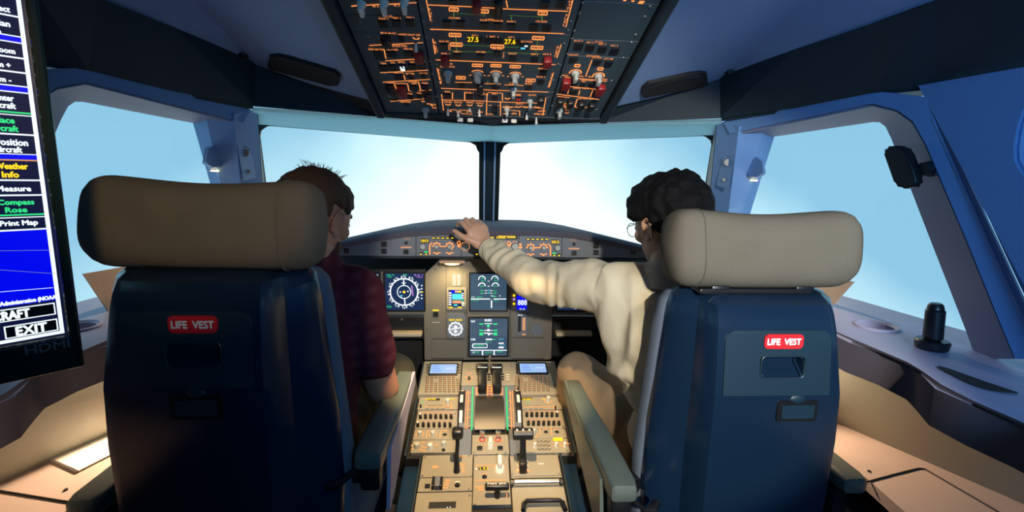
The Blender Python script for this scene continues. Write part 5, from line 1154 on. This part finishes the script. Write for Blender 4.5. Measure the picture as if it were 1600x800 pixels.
    loft(bm, rows, True, True); am = build('armrest', bm, ARMG, r, smooth=True, angle=40)
    bm = bmesh.new(); prism(bm, [(X(ax+.036), .18+yo, za-.03), (X(ax+.036), .56, za-.012), (X(ax+.036), .56, za-.05), (X(ax+.036), .42, za-.075), (X(ax+.036), .20+yo, za-.16), (X(ax+.036), .15+yo, za-.16)], (X(-.008), 0, 0)); build('side_plate', bm, ARMG if s < 0 else LEDGE, am)
    bm = bmesh.new(); box(bm, (X(ax), .16+yo, za-.07), (.045, .07, .06), .01); cyl(bm, (X(.20), .16, za-.08), (X(ax), .16+yo, za-.08), .018); build('hinge', bm, BLACK, am, smooth=True, angle=40)
    bm = bmesh.new(); tube(bm, [(X(ax-.025), .12+yo, za-.045), (X(ax-.04), .10+yo, za-.05), (X(ax-.06), .085+yo*.8, za-.055), (X(ax-.075), .085+yo*.6, za-.055)], [.004, .006, .011, .009], 10); build('release_lever', bm, BLACK, am, smooth=True)
    # folded outboard armrest
    bm = bmesh.new(); rows = []
    zo = .69+dz*.7
    for y, hw, th in ((.055, .016, .016), (.06, .026, .036), (.08, .030, .044), (.25, .030, .044), (.42, .026, .036), (.48, .020, .020)):
        rows.append([(X(-.262)+a, y, zo-.022+b_) for a, b_ in rrect(2*hw, th, min(hw, th)*.4, 3)])
    loft(bm, rows, True, True); oa = build('armrest', bm, ARMG, r, smooth=True, angle=40)
    bm = bmesh.new(); box(bm, (X(-.258), .12, zo-.10), (.04, .06, .13), .01); build('armrest_bracket', bm, BLACK, oa)
    return r
LBX = 0
seat('captain_seat', 'left pilot seat with olive brown headrest and dark blue shell', -.525, .82, 0, 1, 0.015, 'left')
seat('first_officer_seat', 'right pilot seat with pale grey headrest and blue shell', .555, .90, -.06, -1, 0.0, 'right')

# ================================================================== MONITOR (left edge of the picture)
pR = Vector((-.478, .550, 0)); pL = Vector((-.522, .500, 0)); ud = (pR-pL).normalized()
MN = Plane((pR.x, pR.y, 1.085), (0, 0, 1), ud)
mo = empty('touch_monitor', 'black bezelled touch monitor showing map buttons at the left edge', 'monitor', mtx=MN.M)
W_, H_ = .62, .47
us, vs_ = MN.uv(107, 524); u130, v130 = MN.uv(130, 560)
bm = bmesh.new(); t_ = .022
yb = us
for (x0, x1, y0, y1) in ((-W_, 0, -.002, vs_), (us, 0, -.002, H_), (-W_, -W_+.022, -.002, H_), (-W_, 0, H_-.022, H_)):
    box(bm, ((x0+x1)/2, (y0+y1)/2, -.012), (x1-x0, y1-y0, .028), .003)
build('bezel', bm, MONB, mo)
bm = bmesh.new(); box(bm, (-W_/2, H_/2, -.03), (W_-.02, H_-.02, .03), .006); build('back_case', bm, BLACK, mo)
bm = bmesh.new(); box(bm, (-.30, .05, -.10), (.06, .06, .12), .01); cyl(bm, (-.30, .03, -.16), (-.30, -.97, -.18), .02, .025)
bm2 = bm; build('stand', bm2, BLACK, mo)
bm = bmesh.new(); quad(bm, (-W_+.02, vs_, -.008), (us, vs_, -.008), (us, H_-.02, -.008), (-W_+.02, H_-.02, -.008)); build('screen', bm, SNAV, mo)
mn = Pan(MN, mo); zm = -.0074
def mt(t, x1, y, w_, h_, m, bold=.00035):
    """text whose right end is at pixel x1"""
    u1, v1 = MN.uv(x1, y); k = mn.mpp(30, y); hh = h_*k*1.0
    vs2, fs, a, b_, c, d = text_geo(t); hh = abs(MN.uv(x1, y-h_/2)[1]-MN.uv(x1, y+h_/2)[1]); sx = abs(MN.uv(x1, y)[0]-MN.uv(x1-w_, y)[0])
    text(mn.L(m), t, (u1, v1, zm+.0006), (1, 0, 0), (0, 1, 0), sx, hh, align='R', bold=bold)
# bright border of the map window
mn.line(32, -30, 107, 524, SWHT, 2, zm) if False else None
u2, v2 = MN.uv(101, 518)
bmw = mn.L(SWHT)
def mrec(u0, v0, u1, v1, m, z): quad(mn.L(m), (u0, v0, z), (u1, v0, z), (u1, v1, z), (u0, v1, z))
uA = MN.uv(103, 520)[0]
mrec(uA-.0035, v2-.002, uA, H_-.02, SWHT, zm); mrec(-W_+.03, v2-.0035, uA, v2, SWHT, zm)
def vv(x, y): return MN.uv(x, y)[1]
def bar(y, x, m, t=.0016): v = vv(x, y); mrec(-W_+.03, v-t/2, uA-.0036, v+t/2, m, zm+.0002)
vb0, vb1 = vv(92, 470), vv(75, 358); mrec(-W_+.03, vb0, uA-.0036, vb1, SBLU, zm+.0001)
for y, x, m, t in ((24, 28, SWHT, .0016), (61, 34, SBLU, .005), (56, 33, SWHT, .0012), (66, 35, SWHT, .0012), (90, 37, SWHT, .0016), (113, 40, SWHT, .0016), (140, 45, SBLU, .005), (135, 44, SWHT, .0012), (145, 46, SWHT, .0012), (177, 50, SGRN, .0016), (181, 50, SWHT, .001), (211, 55, SWHT, .0016), (246, 60, SBLU, .005), (242, 60, SWHT, .0012), (251, 61, ORGD, .0016), (282, 65, SWHT, .0016), (305, 68, SWHT, .0016), (335, 72, SGRN, .0016), (339, 72, SWHT, .001), (358, 75, SWHT, .0016)): bar(y, x, m, t)
for t, x, y, w_, h_, m in (('Select', 17, 13, 34, 9, SWHT), ('Plan', 17, 36, 25, 9, SWHT), ('Map', 3, 48, 20, 9, SWHT), ('Zoom', 25, 79, 34, 8, SWHT), ('Zoom +', 18, 101, 44, 8, SWHT), ('Zoom -', 19, 124, 44, 8, SWHT), ('Center', 23, 153, 38, 9, SWHT), ('Aircraft', 26, 165, 44, 9, SWHT),
        ('Place', 24, 188, 32, 9, SGRN), ('Aircraft', 30, 201, 48, 9, SGRN), ('Position', 45, 223, 50, 10, SWHT), ('Aircraft', 36, 234, 44, 9, SWHT), ('Weather', 45, 260, 52, 9, YEL), ('Info', 31, 273, 26, 9, YEL), ('Measure', 50, 295, 54, 8, SWHT), ('Compass', 55, 317, 57, 10, SGRN), ('Rose', 44, 328, 34, 8, SGRN), ('Print Map', 61, 349, 60, 10, SWHT),
        ('Oceanic and Atmospheric Administration (NOAA)', 92, 466, 210, 8, SWHT)): mt(t, x, y, w_, h_, m)
for pts in (((-40, 392), (0, 393), (82, 392)), ((-40, 418), (0, 423), (88, 429))):
    for a, b_ in zip(pts, pts[1:]): mn.line(*a, *b_, SDIM, 1, zm+.0004)
mn.line(-40, 461, 0, 458, SWHT, 1.2, zm+.0004); mn.line(0, 458, 85, 451, SWHT, 1.2, zm+.0004)
def mbox(x0, y0, x1, y1):
    a, b_ = MN.uv(x1, y1), MN.uv(x1, y0); v0, v1 = a[1], b_[1]; u1 = a[0]; u0 = MN.uv(x0, y0)[0]
    mrec(u0, v0, u1, v1, SWHT, zm+.0002); mrec(u0+.0012, v0+.0012, u1-.0012, v1-.0012, BLACK, zm+.0004)
mbox(-60, 474, 90, 493); mbox(5, 499, 94, 518); mbox(-60, 500, 0, 525)
mt('AIRCRAFT', 48, 490, 92, 13, SWHT, .0006); mt('EXIT', 75, 512, 49, 13, SWHT, .0006)
mn.flush('map_graphics')
bm = bmesh.new(); u, v = MN.uv(74, 541); text(bm, 'HDMI', (u, v, .0026), (1, 0, 0), (0, 1, 0), abs(MN.uv(110, 541)[0]-MN.uv(40, 541)[0]), .009, bold=.0003); build('logo', bm, mat('logo_grey', (.12, .14, .15), .5), mo, norm=False)

# ================================================================== PEOPLE
def voxel(name, bm, m, parent, vs=.006, smooth_it=3, disp=None, extra=None):
    me = bpy.data.meshes.new('tmp'); bm.to_mesh(me); bm.free(); ob = bpy.data.objects.new('tmp', me); COL.objects.link(ob)
    md = ob.modifiers.new('r', 'REMESH'); md.mode = 'VOXEL'; md.voxel_size = vs
    if smooth_it: sm = ob.modifiers.new('s', 'SMOOTH'); sm.iterations = smooth_it; sm.factor = .5
    bpy.context.view_layer.update()
    res = bpy.data.meshes.new_from_object(ob.evaluated_get(bpy.context.evaluated_depsgraph_get()))
    bpy.data.objects.remove(ob); bpy.data.meshes.remove(me)
    if disp:
        nr = [v.normal.copy() for v in res.vertices]
        for v, n in zip(res.vertices, nr): v.co = v.co + n*disp(v.co)
    res.name = name; res.materials.clear(); res.materials.append(m)
    res.polygons.foreach_set('use_smooth', [True]*len(res.polygons))
    return link(name, res, parent)
def caps(bm, pts, rad, flat=1):
    """overlapping tapered links with round joints"""
    pts = [Vector(p) for p in pts]
    for i, (p, r_) in enumerate(zip(pts, rad)):
        ell(bm, p, r_*.995)
        if i: cyl(bm, pts[i-1], p, rad[i-1], r_, seg=24)
def head(bm, c, R_, k=1.0):
    """R_ : head rotation (x right, y face, z up)"""
    def e(p, r_, rr=None): 
        rot = R_ if rr is None else R_ @ rr
        ell(bm, Vector(c)+R_ @ (Vector(p)*k), [q*k for q in r_], rot)
    e((0, -.012, .028), (.073, .092, .080)); e((0, .018, .012), (.068, .070, .075)); e((0, .028, -.050), (.052, .052, .055)); e((0, .055, -.078), (.028, .026, .022))
    e((.035, .005, -.045), (.026, .045, .045)); e((-.035, .005, -.045), (.026, .045, .045))
    e((0, .088, -.012), (.010, .016, .024)); e((0, .097, -.027), (.014, .013, .011)); e((0, .076, .028), (.046, .014, .012))
    e((0, .080, -.053), (.021, .010, .005)); e((0, .078, -.062), (.018, .010, .006)); e((.034, .058, -.018), (.022, .024, .022)); e((-.034, .058, -.018), (.022, .024, .022))
    for s in (-1, 1):
        rr = Matrix.Rotation(s*.35, 3, 'Z') @ Matrix.Rotation(-.15, 3, 'X')
        n = 14                          # ear: rim, concha floor and lobe
        for i in range(n):
            a = -.9+i/(n-1)*4.4
            e((s*(.077+.008*math.sin((a+.9)/4.4*PI)), -.010-.017*math.cos(a)*-1*-1, -.004+.029*math.sin(a)), (.0045, .0055, .0055))
        e((s*.073, -.008, -.004), (.006, .015, .024), rr); e((s*.076, -.004, -.031), (.006, .009, .010))
def hair(name, c, R_, k, grow, blob, jit, m, parent, lift=.004, seed=1, vs=.005, n=900):
    rnd = random.Random(seed); bm = bmesh.new()
    for i in range(n):
        z = 1-2*(i+.5)/n; ph = i*2.39996; rr = math.sqrt(max(0, 1-z*z)); d = Vector((rr*math.cos(ph), rr*math.sin(ph), z))
        if not grow(d): continue
        b_ = blob(d)*(1+rnd.uniform(-.25, .35)); 
        p = Vector((d.x*(.074+lift), d.y*(.093+lift)-.012, d.z*(.081+lift)+.028)) + d*(rnd.uniform(-jit, jit)+b_*.3)
        ell(bm, Vector(c)+R_ @ (p*k), b_*k, sub=1)
    return voxel(name, bm, m, parent, vs, 2)
def hand(bm, wrist, pal_dir, nrm, side, curl, k=1.0, spread=.06):
    """palm + 5 fingers; pal_dir towards the fingers, nrm = back of hand, side=+1 if thumb lies toward (pal_dir x nrm)"""
    d = Vector(pal_dir).normalized(); n = (Vector(nrm)-d*Vector(nrm).dot(d)).normalized(); t = d.cross(n)*side
    wv_ = Vector(wrist); rot = Matrix((t, d, n)).transposed()
    ell(bm, wv_+d*.045*k, (.037*k, .046*k, .014*k), rot); ell(bm, wv_+d*.065*k, (.040*k, .022*k, .013*k), rot); ell(bm, wv_+d*.03*k+t*.022*k-n*.004*k, (.018*k, .03*k, .015*k), rot)
    ell(bm, wv_+d*.015*k, (.027*k, .025*k, .017*k), rot)
    spec_ = ((.030, .072, (.042, .026, .020)), (.010, .078, (.046, .030, .021)), (-.011, .075, (.043, .028, .020)), (-.030, .066, (.034, .021, .018)))
    for j, (off, st_, seg) in enumerate(spec_):
        p = wv_+t*off*k+d*(st_-.012)*k; a = 0; dd = (d+t*spread*off*30).normalized(); pts = [p]; rad = [.0100*k]
        q = wv_+t*off*k+d*st_*k
        pts.append(q); rad.append(.0095*k)
        for s_i, L in enumerate(seg):
            a += curl[j]*(.55, .95, .6)[s_i]; v = dd*math.cos(a)-n*math.sin(a); q = q+v*L*k; pts.append(q); rad.append((.0088, .0082, .0072)[s_i]*k)
        caps(bm, pts, rad)
    p = wv_+t*.022*k+d*.02*k; pts = [p]; rad = [.013*k]
    for L, a_, c_ in ((.035, .75, .25), (.030, .55, .45), (.024, .35, .6)):
        v = (d*math.cos(a_)+t*math.sin(a_)-n*c_*curl[4]).normalized(); p = p+v*L*k; pts.append(p); rad.append((.0112, .0098, .0085)[len(pts)-2]*k)
    caps(bm, pts, rad)
def eulerR(yaw_deg, pitch_deg, roll_deg=0):
    return Matrix.Rotation(math.radians(yaw_deg), 3, 'Z') @ Matrix.Rotation(math.radians(pitch_deg), 3, 'X') @ Matrix.Rotation(math.radians(roll_deg), 3, 'Y')
V = Vector
def face_parts(c, R_, k, par, hm):
    for s in (-1, 1):
        bm = bmesh.new(); ell(bm, V(c)+R_ @ (V((s*.031, .073, .004))*k), .0115*k); ey = build('eye', bm, EYEW, par, smooth=True)
        bm = bmesh.new(); ell(bm, V(c)+R_ @ (V((s*.031, .0815, .004))*k), .0048*k, sub=2); build('iris', bm, BLACK, ey, smooth=True)
        bm = bmesh.new(); tube(bm, [V(c)+R_ @ (V((s*x, y, z))*k) for x, y, z in ((.014, .088, .024), (.032, .084, .029), (.048, .07, .024))], [.002, .003, .002], 6); build('eyebrow', bm, hm, par)

# ---- left pilot
cL = V((-.443, 1.225, 1.196)); RL = eulerR(-25, -18, 4)
pl = empty('person', 'person in a maroon checked short sleeved shirt sitting in the left seat looking down', 'person', loc=(0, 0, 0))
shR, shL = V((-.350, 1.19, 1.01)), V((-.665, 1.20, 1.0)); elR = V((-.288, 1.215, .758)); haR = V((-.40, 1.46, .735)); elL = V((-.70, 1.25, .75)); haL = V((-.56, 1.46, .735))
pel = V((-.51, 1.17, .60)); chs = V((-.485, 1.175, .93)); nk = V((-.437, 1.185, 1.085))
def body_common(bm, cH, RH, nk, chs, pel, sh1, sh2, kn, ft, thr=.072):
    head(bm, cH, RH); caps(bm, [nk-V((0, 0, .04)), nk, cH+RH @ V((0, -.02, -.06))], [.062, .056, .054])
    caps(bm, [pel, (pel+chs)/2, chs], [.125, .12, .13]); caps(bm, [sh1, chs+V((0, 0, .05)), sh2], [.052, .09, .052]); 
    for a, b_, c_ in ft: pass
    for h_, k_, f_ in kn:
        caps(bm, [h_, k_], [thr+.008, thr-.018]); caps(bm, [k_, k_.lerp(f_, .3), f_], [thr-.018, .05, .036]); caps(bm, [f_, f_+V((0, .12, -.02))], [.036, .03])
legsL = [(V((-.43, 1.2, .60)), V((-.330, 1.60, .640)), V((-.30, 1.78, .10))), (V((-.60, 1.2, .60)), V((-.66, 1.60, .64)), V((-.62, 1.78, .10)))]
bm = bmesh.new(); body_common(bm, cL, RL, nk, chs, pel, shR, shL, legsL, [])
caps(bm, [shR, elR], [.047, .042]); caps(bm, [elR, elR.lerp(haR, .35), haR], [.041, .042, .027]); caps(bm, [shL, elL], [.047, .040]); caps(bm, [elL, elL.lerp(haL, .35), haL], [.039, .040, .027])
hand(bm, haR, (-.35, .9, -.1), (0, 0, 1), 1, (.5, .5, .5, .5, .3)); hand(bm, haL, (.3, .9, -.1), (0, 0, 1), -1, (.5, .5, .5, .5, .3))
voxel('body', bm, SKIN, pl, .0042, 2)
def cloth(seed, amp=.006, sc_=9, ax=None):
    def f(p):
        v = noise.noise(V((p.x*sc_+seed, p.y*sc_, p.z*sc_*.6)))
        v2 = noise.noise(V((p.x*sc_*2.4, p.y*sc_*2.4+seed, p.z*sc_*1.2)))
        return amp*(1-abs(v)*2.4)*.8+amp*.5*v2
    return f
bm = bmesh.new(); caps(bm, [pel-V((0, 0, .03)), (pel+chs)/2, chs], [.155, .150, .158]); caps(bm, [shR, chs+V((0, 0, .05)), shL], [.070, .105, .070]); caps(bm, [nk-V((0, 0, .035)), shR+V((-.02, 0, .005))], [.062, .062]); caps(bm, [nk-V((0, 0, .035)), shL+V((.03, 0, .0))], [.062, .060]); caps(bm, [chs+V((0, 0, .08)), nk-V((0, 0, .02))], [.09, .066])
caps(bm, [shR, shR.lerp(elR, .62)], [.070, .064]); caps(bm, [shL, shL.lerp(elL, .62)], [.070, .064])
voxel('checked_shirt', bm, PLAID, pl, .007, 4, cloth(3, .010))
bm = bmesh.new(); n_ = 20; c0 = nk+V((0, .0, .0))
loft(bm, [[c0+V((r_*math.cos(2*PI*i/n_), r_*1.05*math.sin(2*PI*i/n_), z)) for i in range(n_)] for r_, z in ((.075, -.03), (.066, .006), (.062, .010), (.060, -.02))], True); build('shirt_collar', bm, PLAID, pl, smooth=True)
bm = bmesh.new(); caps(bm, [legsL[0][0], legsL[1][0]], [.105, .105])
for h_, k_, f_ in legsL: caps(bm, [h_, k_], [.098, .068]); caps(bm, [k_, k_.lerp(f_, .8)], [.068, .055])
voxel('trousers', bm, DKHAK, pl, .008, 3, cloth(5, .005))
for h_, k_, f_ in legsL: bm = bmesh.new(); box(bm, f_+V((0, .07, -.055)), (.095, .27, .075), .03, seg=3); build('shoe', bm, SHOE, pl, smooth=True, angle=60)
growL = lambda d: (d.z > -.55+max(0, d.y)*1.25) and not (abs(d.x) > .8 and -.25 < d.y < .35 and d.z < .1) and not (d.y < 0 and d.z < -.62)
hl = hair('short_hair', cL, RL, 1.0, growL, lambda d: .0085 if d.z < .2 else .0115, .002, HAIRB, pl, lift=-.002, seed=3, vs=.0045, n=1100)
bm = bmesh.new(); rnd = random.Random(5)
for i in range(70):
    d = V((rnd.uniform(-.6, .35), rnd.uniform(-.5, .45), 1)).normalized(); p = V((d.x*.078, d.y*.096-.012, d.z*.084+.028)); q1 = p+d*.016+V((rnd.uniform(-.008, .008), rnd.uniform(-.008, .008), 0)); q2 = q1+d*.008+V((rnd.uniform(-.016, .016), rnd.uniform(-.012, .012), -.002))
    tube(bm, [cL+RL @ p, cL+RL @ q1, cL+RL @ q2], [.0009, .0007, .0003], 4)
build('hair_wisps', bm, HAIRB, pl)
bm = bmesh.new()                        # short beard along the jaw
for i in range(160):
    a = -1.45+2.9*i/159; z = rnd.uniform(-.085, -.045); rr = .052 if z > -.07 else .043
    p = V((rr*1.06*math.sin(a), .026+rr*math.cos(a)*1.02, z)); ell(bm, cL+RL @ p, .006, sub=1)
voxel('beard', bm, HAIRB, pl, .0042, 2)
face_parts(cL, RL, 1, pl, HAIRB)

# ---- right pilot
cR = V((.458, 1.265, 1.186)); RR = eulerR(25, -12, -3)
pr = empty('person', 'person with black curly hair and glasses in a cream sweater reaching toward the glareshield', 'person', loc=(0, 0, 0))
sL = V((.335, 1.275, 1.015)); sR = V((.66, 1.22, .98)); el = V(PY(838, 441, 1.47)); wr = V(PY(758, 385, 1.67)); kc = V(PY(741, 358, 1.80))
nk2 = V((.458, 1.225, 1.060)); ch2 = V((.49, 1.225, .90)); pe2 = V((.555, 1.20, .55)); eR = V((.74, 1.32, .74)); hR = V((.60, 1.52, .66))
legsR = [(V((.47, 1.27, .56)), V((.298, 1.57, .648)), V((.33, 1.78, .10))), (V((.64, 1.27, .56)), V((.69, 1.60, .62)), V((.66, 1.78, .10)))]
bm = bmesh.new(); body_common(bm, cR, RR, nk2, ch2, pe2, sL, sR, legsR, [])
caps(bm, [sL, el], [.046, .040]); caps(bm, [el, el.lerp(wr, .35), wr], [.039, .040, .026]); caps(bm, [sR, eR], [.046, .040]); caps(bm, [eR, eR.lerp(hR, .35), hR], [.038, .040, .027])
hd_ = (V(PY(739, 345, 1.70))-wr).normalized()
hand(bm, wr, hd_, V((.35, -.85, .40)), -1, (.8, 1.0, 1.1, 1.2, .6), 1.02)
hand(bm, hR, (-.2, .95, -.1), (0, 0, 1), -1, (.5, .5, .5, .5, .3))
voxel('body', bm, SKIN2, pr, .0040, 2)
def sweat(p):
    t = p-sL; v = cloth(11, .010, 11)(p)
    # folds round the sleeve
    ax_ = (wr-sL).normalized(); s_ = (p-sL).dot(ax_)
    perp = ((p-sL)-ax_*s_).length
    if .02 < s_ < .55 and perp < .11: v += .0055*math.sin(s_*66+p.z*40+9*noise.noise(p*7))*max(0, .35+1.3*noise.noise(p*6+V((3, 1, 2))))
    if p.z < .88: v += .012*math.sin(p.z*72+5*noise.noise(p*6))*min(1, (.88-p.z)*7)
    v += .005*abs(noise.noise(V((p.x*7+p.z*9, p.y*5, p.z*4))))
    return v
bm = bmesh.new(); caps(bm, [pe2-V((0, 0, .02)), pe2.lerp(ch2, .5), ch2], [.150, .150, .162]); caps(bm, [sL, ch2+V((0, 0, .07)), sR], [.066, .112, .070]); caps(bm, [ch2+V((0, 0, .09)), nk2-V((0, 0, .02))], [.10, .07])
caps(bm, [ch2+V((-.06, .02, -.08)), sL], [.11, .070])
caps(bm, [sL, sL.lerp(el, .5), el, el.lerp(wr, .5), wr-(wr-el).normalized()*.035], [.070, .066, .058, .049, .038]); caps(bm, [sR, eR, eR.lerp(hR, .8)], [.07, .058, .042])
voxel('cream_sweater', bm, SWEAT, pr, .0065, 3, sweat)
bm = bmesh.new(); c0 = nk2+V((0, -.004, .010)); loft(bm, [[c0+V((r_*math.cos(2*PI*i/n_), r_*1.05*math.sin(2*PI*i/n_), z)) for i in range(n_)] for r_, z in ((.080, -.035), (.070, .004), (.066, .008), (.063, -.02))], True); build('sweater_collar', bm, SWEAT, pr, smooth=True)
bm = bmesh.new(); d_ = (wr-el).normalized(); tube(bm, [wr-d_*.06, wr-d_*.05, wr-d_*.018, wr-d_*.012], [.040, .042, .040, .034], 24); build('sleeve_cuff', bm, SWEAT, pr, smooth=True)
bm = bmesh.new(); caps(bm, [legsR[0][0], legsR[1][0]], [.11, .11])
for h_, k_, f_ in legsR: caps(bm, [h_, k_], [.098, .068]); caps(bm, [k_, k_.lerp(f_, .8)], [.068, .056])
voxel('trousers', bm, KHAKI, pr, .008, 3, cloth(8, .006))
for h_, k_, f_ in legsR: bm = bmesh.new(); box(bm, f_+V((0, .07, -.055)), (.095, .27, .075), .03, seg=3); build('shoe', bm, SHOE, pr, smooth=True, angle=60)
growR = lambda d: (d.z > -.5+max(0, d.y)*1.25) and not (abs(d.x) > .8 and -.25 < d.y < .35 and d.z < .05) and not (d.y < 0 and d.z < -.66)
hair('curly_hair', cR, RR, 1.0, growR, lambda d: (.009+(.012 if d.z > .1 else .003+.004*max(0, -d.y)))*(1 if d.y < .5 else .6), .007, HAIRK, pr, lift=.003, seed=9, vs=.004, n=1300)
gm = bmesh.new()
for s in (-1, 1):
    tube(gm, [cR+RR @ V((s*.034+.022*math.cos(a), .098+.0-.006*abs(math.cos(a)), .000+.019*math.sin(a))) for a in [2*PI*i/24 for i in range(25)]], .0011, 6)
    tube(gm, [cR+RR @ V(p) for p in ((s*.056, .094, .006), (s*.072, .07, .010), (s*.081, .0, .016), (s*.083, -.022, .006))], .0012, 6)
tube(gm, [cR+RR @ V(p) for p in ((-.012, .098, .002), (0, .102, .006), (.012, .098, .002))], .0011, 6)
gl_ = build('glasses', gm, mat('glasses_metal', (.12, .11, .12), .3, .8), pr, smooth=True)
face_parts(cR, RR, 1, pr, HAIRK)
